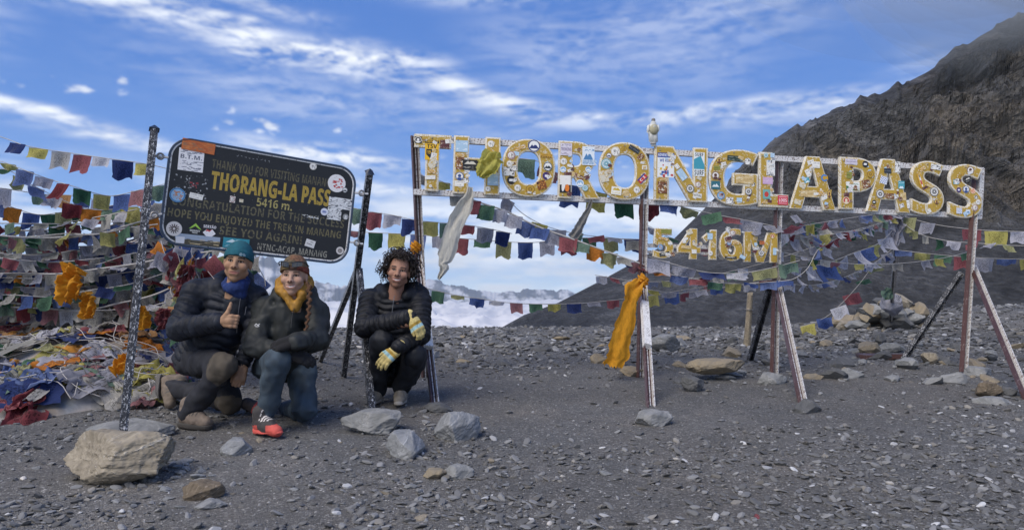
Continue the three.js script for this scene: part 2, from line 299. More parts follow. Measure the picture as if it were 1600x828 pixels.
// ---------------------------------------------------------------- stickers: printed vinyl, one sheet of designs
const CELL = 128, COLS = 12, sheet = document.createElement('canvas'); sheet.width = sheet.height = CELL * COLS;
const sx2 = sheet.getContext('2d'); sx2.fillStyle = '#d8d5cc'; sx2.fillRect(0, 0, sheet.width, sheet.height);
let cells = 0; const RS = rng(404);
function design(draw) { const n = cells++, x = (n % COLS) * CELL, y = Math.floor(n / COLS) * CELL; sx2.save(); sx2.beginPath(); sx2.rect(x, y, CELL, CELL); sx2.clip(); sx2.translate(x, y); draw(sx2);
  for (let k = 0; k < 26; k++) { sx2.fillStyle = `rgba(${RS() < .6 ? '225,220,205' : '90,75,55'},${.12 + RS() * .3})`; sx2.fillRect(RS() * 128, RS() * 128, 1 + RS() * 9, 1 + RS() * 3); }
  sx2.restore(); return n; }
const inkText = (c, t, x, y, w, h, col, font = 'bold') => { c.save(); c.fillStyle = col; c.font = `${font} 40px sans-serif`; const m = c.measureText(t).width || 1; c.translate(x, y); c.scale(w / m, h / 29); c.textAlign = 'center'; c.textBaseline = 'alphabetic'; c.fillText(t, 0, 14.5); c.restore(); };
const peaks = (c, col, snow, y0 = 92, h = 50) => { c.fillStyle = col; c.beginPath(); c.moveTo(14, y0); c.lineTo(44, y0 - h * .8); c.lineTo(58, y0 - h * .45); c.lineTo(76, y0 - h); c.lineTo(114, y0); c.fill(); if (snow) { c.fillStyle = snow; c.beginPath(); c.moveTo(76, y0 - h); c.lineTo(66, y0 - h * .68); c.lineTo(77, y0 - h * .74); c.lineTo(88, y0 - h * .68); c.fill(); } };
const disc = (c, r, col) => { c.fillStyle = col; c.beginPath(); c.arc(64, 64, r, 0, 7); c.fill(); };
const badge = (bg, ring, fg, mid, word) => design(c => { c.fillStyle = bg; c.fillRect(0, 0, 128, 128); disc(c, 60, ring); disc(c, 50, bg); if (mid === 'peak') peaks(c, fg, '#eee'); else if (mid === 'star') { c.fillStyle = fg; for (let a = 0; a < 12; a++) { c.save(); c.translate(64, 64); c.rotate(a * Math.PI / 6); c.fillRect(-4, 10, 8, 30); c.restore(); } } else if (mid === 'face') { c.fillStyle = fg; c.beginPath(); c.arc(64, 58, 24, 0, 7); c.fill(); c.fillRect(34, 84, 60, 30); } else if (mid === 'dots') { c.fillStyle = fg; for (let k = 0; k < 26; k++) c.fillRect(28 + RS() * 70, 28 + RS() * 70, 6 + RS() * 10, 4 + RS() * 8); } else { c.fillStyle = fg; c.fillRect(40, 46, 48, 36); } if (word) inkText(c, word, 64, 64, 74, 34, fg); });
const slip = (bg, fg, lines, band) => design(c => { c.fillStyle = bg; c.fillRect(0, 0, 128, 128); if (band) { c.fillStyle = band; c.fillRect(0, 0, 128, 34); c.fillRect(0, 112, 128, 16); } lines.forEach((t, k) => { const n = lines.length, y = (k + .5) * 128 / n; if (t === '~') { c.fillStyle = fg; for (let q = 0; q < 16; q++) c.fillRect(8 + RS() * 104, y - 12 + RS() * 24, 4 + RS() * 20, 3); } else if (t === '^') peaks(c, fg, bg, y + 26, 52); else inkText(c, t, 64, y, Math.min(112, 30 + t.length * 17), Math.min(60, 92 / n), fg); }); });
const torn = (cols) => design(c => { c.fillStyle = cols[0]; c.fillRect(0, 0, 128, 128); for (let k = 0; k < 60; k++) { c.fillStyle = cols[Math.floor(RS() * cols.length)]; c.beginPath(); const x = RS() * 128, y = RS() * 128; c.moveTo(x, y); for (let q = 0; q < 4; q++) c.lineTo(x + (RS() - .5) * 50, y + (RS() - .5) * 40); c.fill(); } });
const S = {
  darkRing: badge('#15161a', '#e8e6df', '#e8e6df', 'face'), tsv: design(c => { c.fillStyle = '#e3b21c'; c.fillRect(0, 0, 128, 128); c.fillStyle = '#141414'; c.fillRect(0, 0, 128, 22); inkText(c, 'FREECAST', 64, 11, 112, 14, '#e3b21c'); inkText(c, 'TSV', 64, 40, 92, 26, '#141414'); c.beginPath(); c.moveTo(14, 58); c.lineTo(114, 58); c.lineTo(114, 92); c.lineTo(64, 126); c.lineTo(14, 92); c.fill(); c.fillStyle = '#e3b21c'; c.fillRect(66, 62, 44, 30); inkText(c, '20', 88, 78, 34, 22, '#141414'); inkText(c, '19', 38, 78, 34, 22, '#e3b21c'); }),
  maroon: torn(['#5a2b2f', '#8a6a5a', '#b8a58f', '#3a2024']), pale: torn(['#cfc8b4', '#e4e0d4', '#a99b78', '#c9a65a']), scraps: torn(['#c79428', '#e6e0cf', '#7a5a34', '#d9d2be']), blueSlip: slip('#a9c6da', '#eef2f4', ['~', '~']), whiteSlip: slip('#e9e6dd', '#58616c', ['~', '~']),
  black: slip('#1b1c1f', '#cfcabb', ['^', '~']), shield: badge('#e7e5de', '#2c4a86', '#2c4a86', 'face'), navy: badge('#e9e8e2', '#1f2f66', '#1f2f66', 'peak', null), forza: slip('#c0932c', '#2a1c12', ['~', 'FORZA']), redRing: badge('#e8e3da', '#8a4b4b', '#6b5a5a', 'dots'), white: badge('#e9e6df', '#cfc9bb', '#8e8b86', 'dots'),
  whitePeak: badge('#e7e6e0', '#26303c', '#26303c', 'peak'), purple: badge('#3a2a66', '#3a2a66', '#e6e2ee', null, 'f'), iw: badge('#16161a', '#16161a', '#ecebe6', null, 'IW'), bw: torn(['#e8e6e0', '#1f2022', '#d2cfc8', '#3a3a3c']), orangeBlob: torn(['#8a4a18', '#2d221a', '#d79a3a', '#5a3014']), gold: badge('#caa233', '#7a5a1a', '#7a5a1a', 'star'),
  lilac: slip('#d6cfd8', '#6a5a7a', ['~', 'TREKKING', '~']), blueWhite: slip('#dfe6ea', '#4a7fae', ['~', '^', 'ANNAPURNA']), panda: design(c => { c.fillStyle = '#e8e5de'; c.fillRect(0, 0, 128, 128); c.fillStyle = '#18181a'; c.fillRect(0, 70, 128, 58); c.fillStyle = '#e07a1c'; c.beginPath(); c.arc(86, 92, 26, 0, 7); c.fill(); c.fillStyle = '#e8e5de'; c.beginPath(); c.ellipse(44, 70, 20, 48, .2, 0, 7); c.fill(); }),
  sky: badge('#8fb4d2', '#e8eaea', '#e8eaea', 'peak'), teal: badge('#d5dedc', '#4f95a6', '#4f95a6', 'star'), redBlue: slip('#c23a2c', '#f0ece4', ['C S'], '#26418c'), yellowWhite: slip('#e9e6da', '#c8a82a', ['^', '~']), darkSlip: slip('#2c333a', '#c9ccd0', ['~']), adventures: design(c => { c.fillStyle = '#e6e7e4'; c.fillRect(0, 0, 128, 128); c.fillStyle = '#24408c'; c.fillRect(0, 0, 128, 26); inkText(c, 'ADVENTURES', 64, 13, 116, 14, '#eee'); inkText(c, 'WE RIDE', 64, 40, 90, 16, '#24408c'); for (let k = 0; k < 22; k++) { c.fillStyle = ['#24408c', '#b73a34', '#d9b23a', '#5a90c6'][k % 4]; c.fillRect(16 + RS() * 88, 54 + RS() * 58, 8 + RS() * 12, 6 + RS() * 10); } }),
  surf: design(c => { c.fillStyle = '#e4e7e4'; c.fillRect(0, 0, 128, 128); c.fillStyle = '#3f98ab'; c.beginPath(); c.moveTo(0, 40); c.lineTo(80, 20); c.lineTo(128, 70); c.lineTo(128, 90); c.lineTo(0, 90); c.fill(); inkText(c, 'SURF', 64, 14, 100, 18, '#26303a'); inkText(c, 'SURF', 64, 108, 112, 26, '#26303a'); }), nature: slip('#e5e2d8', '#4a4a44', ['NATURE']), brown: torn(['#7a4a2a', '#c9a05a', '#3d2a1e', '#d9d0bc']), portrait: badge('#d7b35a', '#3a2a20', '#6a4030', 'face'), green: slip('#23362c', '#c9cfc0', ['~', '~']), olive: slip('#8a8a3c', '#2c2c18', ['~']), coffee: badge('#e6e0d6', '#5a3426', '#5a3426', 'face'), tealOval: badge('#2f6a76', '#2f6a76', '#dfe6e4', 'peak'), tan: torn(['#cdb27c', '#bfa26a', '#e0d2ae', '#a88c56']), bwRing: badge('#f0eee8', '#1a1a1c', '#1a1a1c', 'star'), cartoon: torn(['#e6e3dd', '#9fb4c6', '#4c4c54', '#d8cfc6']), lilacFlat: slip('#c9a8c8', '#e6dce6', ['~']), tealRed: design(c => { c.fillStyle = '#6fa9a4'; c.fillRect(0, 0, 128, 128); c.fillStyle = '#c43a30'; c.beginPath(); c.arc(64, 66, 36, 0, 7); c.fill(); }), loos: design(c => { c.fillStyle = '#c92b40'; c.fillRect(0, 0, 128, 128); inkText(c, 'LOOS', 64, 64, 100, 44, '#f2e6e6'); c.fillStyle = '#f2e6e6'; c.fillRect(14, 20, 100, 5); c.fillRect(14, 104, 100, 5); }),
  blueC: design(c => { c.fillStyle = '#c39526'; c.fillRect(0, 0, 128, 128); c.strokeStyle = '#2f7ec6'; c.lineWidth = 24; c.beginPath(); c.arc(64, 64, 44, .5, 5.6); c.stroke(); }), greenWhite: design(c => { c.fillStyle = '#e6e6de'; c.fillRect(0, 0, 128, 128); c.fillStyle = '#2f6a3a'; c.beginPath(); c.moveTo(0, 60); c.lineTo(128, 128); c.lineTo(0, 128); c.fill(); inkText(c, 'NEPAL', 74, 34, 90, 20, '#2f6a3a'); }), red: badge('#b8362c', '#e6d8b8', '#e6d8b8', 'face'), rocket: design(c => { c.fillStyle = '#c79a28'; c.fillRect(0, 0, 128, 128); c.fillStyle = '#e9e6de'; c.beginPath(); c.ellipse(64, 64, 24, 60, 0, 0, 7); c.fill(); c.fillStyle = '#c0302a'; c.fillRect(46, 60, 36, 40); c.fillStyle = '#22242a'; c.fillRect(54, 10, 20, 26); }), wheel: badge('#efece4', '#202024', '#202024', 'star'), orangeRing: badge('#d06a24', '#efe6d6', '#efe6d6', 'dots'), aqua: slip('#4f9fae', '#e4eeee', ['~', '^']), diamond: design(c => { c.fillStyle = '#e4e6ea'; c.fillRect(0, 0, 128, 128); c.fillStyle = '#2f58a0'; for (let j = 0; j < 6; j++) for (let i = 0; i < 6; i++) if ((i + j) % 2) c.fillRect(8 + i * 19, 8 + j * 19, 15, 15); }),
  paper: slip('#e4e2e2', '#5a5f6e', ['~', 'B.T.M.', '~', '~']), orangeCloth: torn(['#b9622c', '#a8542a', '#c8783c', '#93684a']), redBig: badge('#e9e5e2', '#e9e5e2', '#b8322c', 'dots'), bwTorn: torn(['#d8d8d6', '#202124', '#6a6c70', '#eeeeec']), greyCrown: badge('#9a9a98', '#7a7a78', '#d8d8d4', 'face'), whiteRound: badge('#d9dbe6', '#d9dbe6', '#7a86b4', null, 'base'), tree: badge('#d8d2cc', '#d8d2cc', '#4a3c36', 'star'), greenPeak: design(c => { c.fillStyle = '#14161a'; c.fillRect(0, 0, 128, 128); c.fillStyle = '#9cc84a'; c.beginPath(); c.moveTo(64, 10); c.lineTo(120, 74); c.lineTo(94, 64); c.lineTo(64, 40); c.lineTo(30, 66); c.lineTo(8, 74); c.fill(); inkText(c, 'MONKEY', 64, 88, 90, 20, '#e6e6e0'); inkText(c, 'TREK', 64, 110, 50, 14, '#e6e6e0'); }), sertao: design(c => { c.fillStyle = '#14161a'; c.fillRect(0, 0, 128, 128); inkText(c, 'SERTÃO', 64, 22, 120, 28, '#f0ecec'); c.fillStyle = '#e9e6e6'; c.beginPath(); c.moveTo(4, 84); c.lineTo(40, 48); c.lineTo(64, 60); c.lineTo(88, 44); c.lineTo(124, 84); c.lineTo(84, 124); c.lineTo(44, 124); c.fill(); c.fillStyle = '#c8423c'; c.beginPath(); c.moveTo(40, 48); c.lineTo(28, 72); c.lineTo(50, 66); c.lineTo(64, 74); c.lineTo(88, 44); c.lineTo(64, 60); c.fill(); }), pano: design(c => { c.fillStyle = '#9aa7b8'; c.fillRect(0, 0, 128, 128); c.fillStyle = '#4a4436'; c.fillRect(0, 66, 128, 62); for (let k = 0; k < 40; k++) { c.fillStyle = ['#8a7a58', '#c8b48a', '#5a5648'][k % 3]; c.fillRect(30 + RS() * 90, 50 + RS() * 60, 3 + RS() * 12, 3 + RS() * 8); } c.fillStyle = '#d8d8da'; c.fillRect(4, 40, 24, 80); }), tealSlip: slip('#2f8a9a', '#d8e6e6', ['^', '~']), pencil: design(c => { c.fillStyle = '#d8d6d2'; c.fillRect(0, 0, 128, 128); c.fillStyle = '#3a3a3c'; c.fillRect(20, 70, 70, 10); c.fillRect(60, 30, 40, 8); }), blueBadge: badge('#8fb8d6', '#3f78a8', '#c07a4a', 'dots'),
};
const sheetTex = new THREE.CanvasTexture(sheet); sheetTex.colorSpace = THREE.SRGBColorSpace;
const vinyl = new THREE.MeshStandardMaterial({ map: sheetTex, roughness: .55 });
const stickerGeo = new Map();
function stickerShape(cell, round) {
  const key = cell + (round ? 'r' : 's'); if (stickerGeo.has(key)) return stickerGeo.get(key);
  let s; if (round) { s = new THREE.CylinderGeometry(.5, .5, .0012, 20, 1); s.rotateX(Math.PI / 2); } else s = new THREE.BoxGeometry(1, 1, .0012);
  const p = s.attributes.position, uv = [], cx = cell % COLS, cy = Math.floor(cell / COLS), n = s.attributes.normal;
  for (let i = 0; i < p.count; i++) { const e = n.getZ(i) > .5 ? .97 : 0; uv.push((cx + .5 + p.getX(i) * e) / COLS, 1 - (cy + .5 - p.getY(i) * e) / COLS); }
  s.setAttribute('uv', new THREE.Float32BufferAttribute(uv, 2)); stickerGeo.set(key, s); return s;
}
let stickerLift = 0;
function sticker(parent, cell, x, y, z, w, h, turn = 0, round = false) { const m = part('sticker', stickerShape(cell, round), vinyl, parent); stickerLift = (stickerLift + 1) % 5; m.position.set(x, y, z + .0016 + stickerLift * .0009); m.scale.set(w, h, 1); m.rotation.z = turn; return m; }

// ---------------------------------------------------------------- the big yellow letter sign
const font = await new FontLoader().loadAsync('fonts/droid/droid_sans_bold.typeface.json');
const bigSign = thing('letter_sign', 'long white metal frame with big yellow THORONGLAPASS and 5416M letters', 'sign');
{
  const A0 = at(645, 299, 6.6), B0 = at(1537, 338, 7.4), A1 = at(645, 212, 6.6);
  place(bigSign, frameFrom(A0, B0.clone().sub(A0), A1.clone().sub(A0)));
  const L = planeOf(bigSign), inv = bigSign.matrixWorld.clone().invert(), own = p => p.clone().applyMatrix4(inv);
  const rail = (name, a, b, w, dz, mat) => part(name, bar(V(a.x, a.y, dz), V(b.x, b.y, dz), w, w, V(0, 0, 1), [0, 0]), mat, bigSign);
  rail('rail', L(646, 214), L(1541, 265), .052, -.045, MAT.palePaint);
  rail('rail', L(646, 299), L(1536, 337), .052, -.045, MAT.palePaint);
  rail('rail', L(1012, 383), L(1216, 389), .034, -.04, MAT.palePaint);
  rail('rail', L(1012, 393), L(1216, 399), .026, -.05, MAT.palePaint);
  // uprights in their own axes
  const up = (top, foot, web, lip, w = .062, dz = -.085) => { const a = own(foot), b = L(...top); b.z = dz; return channel('post', a, b, w, bigSign, web, lip); };
  const footL = onGround(664, 590), foot1 = onGround(1000, 590), foot2 = onGround(1209, 583), footR = onGround(1505, 582);
  const pL = up([647, 209], footL, MAT.primer, MAT.palePaint), p1 = up([1012, 232], foot1, MAT.primer, MAT.palePaint), p2 = up([1224, 244], foot2, MAT.primer, MAT.palePaint), pR = up([1536, 262], footR, MAT.primer, MAT.palePaint);
  part('end_post', bar(L(1539, 262).setZ(-.045), L(1535, 342).setZ(-.045), .05, .05, V(0, 0, 1)), MAT.palePaint, bigSign);
  const leg = (top, tz, foot, web = MAT.primer, lip = MAT.palePaint, w = .055) => { const b = L(...top); b.z = tz; return channel('brace', own(onGround(...foot)).add(V(0, -.05, 0)), b, w, bigSign, web, lip); };
  leg([652, 395], -.03, [680, 632], MAT.primer, MAT.palePaint); leg([1006, 438], -.03, [1017, 638]); leg([1217, 444], -.03, [1257, 632]); leg([1523, 415], -.03, [1612, 628]);
  leg([996, 440], -.14, [968, 572]); leg([1213, 452], -.14, [1170, 562], MAT.blackPaint, MAT.blackPaint); leg([1519, 425], -.14, [1404, 566], MAT.blackPaint, MAT.blackPaint);
  // white paint daubed on two braces
  const daub = (t, tz, foot, f0, f1) => { const b = L(...t); b.z = tz; const a = own(onGround(...foot)); const p = a.clone().lerp(b, f0), q = a.clone().lerp(b, f1); part('paint_patch', bar(p, q, .062, .05, V(1, 0, -.35), [0, .008]), MAT.whitePaint, bigSign); };
  daub([652, 395], -.03, [680, 632], .33, .66); daub([1006, 438], -.03, [1017, 638], .42, .78);
  // ---- letters
  const letters = [['T', 646, 704, 211, 299], ['H', 708, 781, 214, 304], ['O', 784, 867, 218, 308], ['R', 872, 937, 222, 311], ['O', 935, 1015, 223, 313], ['N', 1022, 1105, 230, 315], ['G', 1107, 1184, 234, 322], ['L', 1185, 1231, 239, 324], ['A', 1233, 1305, 245, 328], ['P', 1311, 1368, 247, 328], ['A', 1353, 1421, 249, 332], ['S', 1422, 1474, 252, 336], ['S', 1481, 1534, 257, 341],
    ['5', 1020, 1052, 357, 404], ['4', 1058, 1094, 357, 405], ['1', 1096, 1119, 359, 406], ['6', 1124, 1160, 357, 408], ['M', 1162, 1214, 363, 410]];
  const CAP = .5, made = [];
  for (const [ch, x0, x1, y0, y1] of letters) {
    const shapes = font.generateShapes(ch, CAP), k = { T: .020, L: .020, A: .010, S: .014, 5: .014, 4: .010, 6: .010, 1: .020, M: .006 }[ch] ?? .014;
    const g = new THREE.ExtrudeGeometry(shapes, { depth: .16, bevelEnabled: true, bevelThickness: .02, bevelSize: k, bevelSegments: 2, curveSegments: 14 });
    g.computeBoundingBox(); const bb = g.boundingBox, a = L((x0 + x1) / 2, y1), b = L((x0 + x1) / 2, y0), wl = L(x0, (y0 + y1) / 2), wr = L(x1, (y0 + y1) / 2);
    const W = wr.x - wl.x, H = b.y - a.y; g.translate(-bb.min.x, -bb.min.y, -bb.min.z);
    g.scale(W / (bb.max.x - bb.min.x), H / (bb.max.y - bb.min.y), .036 / (bb.max.z - bb.min.z));
    const uv = g.attributes.uv, p = g.attributes.position, off = made.length * .37; for (let i = 0; i < p.count; i++) uv.setXY(i, p.getX(i) + off, p.getY(i) + p.getZ(i) + off * .6);
    g.computeVertexNormals();
    const m = part('letter', toCreasedNormals(g, .6), [MAT.yellow, MAT.yellowSide], bigSign); m.position.set(wl.x, a.y, -.012); m.userData.label = `yellow letter ${ch} plate with worn edges`; made.push(m);
    { // weathered scraps of older stickers
      const polys = shapes.flatMap(q => { const e = q.extractPoints(10); return [e.shape, ...e.holes]; }), sc = [W / (bb.max.x - bb.min.x), H / (bb.max.y - bb.min.y)];
      const inside = (x, y) => { let c = false; for (const q of polys) for (let a = 0, b = q.length - 1; a < q.length; b = a++) if ((q[a].y > y) !== (q[b].y > y) && x < (q[b].x - q[a].x) * (y - q[a].y) / (q[b].y - q[a].y) + q[a].x) c = !c; return c; };
      const Rk = rng(made.length * 71 + 5), kinds = [S.pale, S.scraps, S.tan, S.whiteSlip, S.brown, S.bw, S.cartoon, S.white, S.blueSlip, S.maroon]; let want = H > .3 ? 22 : 6;
      for (let t = 0; t < 400 && want; t++) { const x = lerp(bb.min.x, bb.max.x, Rk()), y = lerp(bb.min.y, bb.max.y, Rk()), e = .035; if (![[0, 0], [e, e], [-e, e], [e, -e], [-e, -e]].every(([a, b]) => inside(x + a, y + b))) continue; want--; const w_ = .018 + .03 * Rk(); sticker(m, kinds[Math.floor(Rk() * 10)], (x - bb.min.x) * sc[0], (y - bb.min.y) * sc[1], .0345, w_ * (.8 + .7 * Rk()), w_ * (.6 + .5 * Rk()), (Rk() - .5) * 1.2, Rk() < .25); }
    }
    // rivets
  }
  const stick = (i, list) => { const m = made[i]; for (const [cell, zx, zy, w, h, turn = 0] of list) { const q = L(zx, zy), s = .0058; const round = h === 0; sticker(m, cell, q.x - m.position.x, q.y - m.position.y, .036, (round ? 2 * w : w) * s, (round ? 2 * w : h) * s, turn, round); } };
  const za = (l, ox, oy, s) => l.map(([c, x, y, w, h = 0, t = 0]) => [c, ox + x / s, oy + y / s, w / s, h / s, t]);
  const Z6 = l => za(l, 630, 190, 3.3125), Z7 = l => za(l, 1000, 170, 2.957), Z8 = l => za(l, 1220, 200, 3.184);
  stick(0, Z6([[S.darkRing, 76, 97, 36, 34], [S.tsv, 147, 150, 70, 102], [S.maroon, 214, 120, 48, 44], [S.pale, 148, 225, 20], [S.scraps, 147, 258, 40, 24], [S.whiteSlip, 139, 291, 52, 20, .05], [S.white, 140, 335, 8]]));
  stick(1, Z6([[S.blueSlip, 302, 130, 64, 60], [S.brown, 292, 218, 40, 62], [S.black, 346, 226, 80, 52], [S.shield, 290, 285, 22], [S.whiteSlip, 289, 322, 48, 30], [S.white, 452, 118, 18], [S.blueSlip, 462, 300, 56, 66], [S.white, 437, 350, 14], [S.scraps, 292, 176, 50, 20]]));
  stick(2, Z6([[S.navy, 675, 128, 33], [S.forza, 738, 180, 64, 22, -.05], [S.redRing, 557, 177, 22], [S.white, 548, 220, 16], [S.whitePeak, 746, 235, 24], [S.purple, 739, 283, 21], [S.iw, 557, 305, 22], [S.bw, 545, 260, 60, 46], [S.white, 590, 345, 18], [S.orangeBlob, 714, 330, 48, 44, .3], [S.gold, 655, 352, 24], [S.scraps, 605, 138, 60, 20, .4], [S.whiteSlip, 676, 375, 14, 8]]));
  stick(3, Z6([[S.lilac, 841, 146, 62, 66], [S.blueWhite, 955, 180, 66, 100], [S.white, 828, 208, 18], [S.sky, 825, 250, 17], [S.panda, 836, 325, 58, 92], [S.sky, 912, 322, 21], [S.teal, 938, 345, 17], [S.brown, 905, 285, 60, 22, -.4], [S.sky, 955, 250, 16], [S.maroon, 850, 272, 40, 16]]));
  stick(4, Z6([[S.white, 1095, 157, 25], [S.darkSlip, 1192, 146, 62, 24, -.5], [S.teal, 1048, 220, 28], [S.navy, 1062, 178, 14], [S.redBlue, 1235, 297, 56, 30, .8], [S.yellowWhite, 1100, 360, 56, 42, -.1], [S.tan, 1150, 372, 18], [S.white, 1206, 355, 18], [S.whiteSlip, 1246, 240, 28, 22], [S.pale, 1038, 285, 44, 60, .2], [S.gold, 1140, 145, 14], [S.brown, 1225, 185, 36, 26, .8]]));
  stick(5, Z7([[S.adventures, 116, 262, 84, 118], [S.surf, 270, 258, 54, 116], [S.blueSlip, 190, 306, 56, 34, -.9], [S.brown, 100, 365, 46, 56], [S.bwRing, 228, 370, 20], [S.redRing, 266, 352, 15], [S.nature, 262, 402, 42, 22, -.15], [S.scraps, 105, 328, 40, 14], [S.whiteSlip, 168, 268, 24, 20, -.9]]));
  stick(6, Z7([[S.portrait, 362, 240, 15], [S.green, 435, 231, 78, 26, -.03], [S.bw, 494, 245, 17], [S.olive, 353, 275, 34, 20], [S.coffee, 345, 310, 20], [S.tealOval, 345, 354, 46, 40], [S.blueBadge, 370, 402, 20], [S.bw, 410, 425, 38, 32], [S.blueSlip, 455, 422, 28, 20], [S.tan, 480, 329, 92, 40], [S.wheel, 497, 384, 18], [S.darkRing, 520, 350, 10]]));
  stick(7, Z7([[S.cartoon, 600, 275, 44, 76], [S.lilacFlat, 586, 334, 52, 34], [S.tealRed, 580, 396, 38, 46], [S.loos, 655, 424, 52, 46], [S.teal, 578, 217, 12], [S.blueSlip, 608, 217, 22, 22], [S.scraps, 572, 435, 30, 10]]));
  stick(8, Z8([[S.whiteSlip, 170, 185, 44, 34], [S.whiteSlip, 130, 226, 26, 40, .5], [S.aqua, 124, 260, 32, 30, .4], [S.blueC, 212, 250, 21], [S.tan, 135, 328, 90, 36], [S.portrait, 236, 330, 24, 46], [S.scraps, 195, 325, 30, 30], [S.pale, 108, 292, 24, 24, .5]]));
  stick(9, Z8([[S.lilac, 345, 170, 70, 30], [S.iw, 415, 182, 18], [S.olive, 335, 236, 30, 36], [S.gold, 440, 232, 19], [S.greenWhite, 354, 290, 78, 44], [S.brown, 420, 280, 46, 44, .2], [S.red, 320, 362, 20], [S.maroon, 322, 334, 30, 22]]));
  stick(10, Z8([[S.darkSlip, 526, 215, 42, 26], [S.bw, 576, 196, 32, 60], [S.diamond, 507, 261, 42, 40, -.25], [S.bwRing, 489, 330, 24], [S.aqua, 594, 285, 36, 42], [S.brown, 540, 340, 42, 28], [S.tan, 604, 342, 34, 42, .1], [S.iw, 459, 370, 12], [S.whiteSlip, 628, 380, 16, 44, .15]]));
  stick(11, Z8([[S.bw, 765, 196, 60, 30, -.1], [S.rocket, 690, 264, 26, 76, .35], [S.wheel, 758, 318, 27], [S.portrait, 770, 368, 15], [S.scraps, 700, 205, 40, 20, .6], [S.pale, 718, 398, 16, 36], [S.tan, 735, 290, 40, 14, -.3]]));
  stick(12, Z8([[S.coffee, 938, 212, 22], [S.black, 926, 258, 40, 28, .4], [S.aqua, 865, 270, 30, 26], [S.purple, 879, 310, 14], [S.shield, 915, 307, 20], [S.orangeRing, 951, 315, 15], [S.darkRing, 966, 345, 11], [S.white, 976, 370, 15], [S.redRing, 960, 398, 18], [S.diamond, 881, 413, 34, 32], [S.blueWhite, 926, 418, 26, 24], [S.gold, 890, 238, 40, 16, .5]]));
  stick(13, Z7([[S.olive, 118, 567, 52, 20], [S.scraps, 105, 600, 50, 14, -.2], [S.blueBadge, 90, 640, 14], [S.black, 110, 672, 50, 18, .2], [S.whiteSlip, 136, 622, 20, 14]]));
  stick(14, Z7([[S.pale, 225, 570, 30, 24, .4], [S.tan, 210, 640, 50, 16], [S.whiteSlip, 246, 660, 24, 20], [S.darkRing, 245, 615, 8]]));
  stick(15, Z7([[S.blueSlip, 320, 590, 26, 30], [S.green, 308, 566, 20, 16], [S.white, 322, 668, 12]]));
  stick(16, Z7([[S.redRing, 424, 575, 14], [S.pale, 395, 610, 16, 40, .3], [S.scraps, 440, 620, 36, 14], [S.blueBadge, 408, 622, 10], [S.black, 415, 688, 60, 12]]));
  stick(17, Z7([[S.bwRing, 556, 668, 15], [S.orangeCloth, 560, 620, 26, 18], [S.red, 608, 590, 10], [S.tan, 500, 640, 14, 40, -.2], [S.blueSlip, 618, 660, 18, 34]]));
  for (let i = 0; i < 13; i++) { const [, x0, x1, y0, y1] = letters[i], m = made[i]; for (const f of [.06, .94]) { const b = new THREE.SphereGeometry(.008, 8, 6, 0, Math.PI * 2, 0, Math.PI / 2); b.rotateX(Math.PI / 2); const q = L('THRNLPA'.includes(letters[i][0]) ? lerp(x0, x1, letters[i][0] === 'T' ? .5 : .1) : (x0 + x1) / 2, lerp(y0, y1, f)); const r = part('bolt', b, MAT.bolt, m); r.position.set(q.x - m.position.x, q.y - m.position.y, .036); } }
}

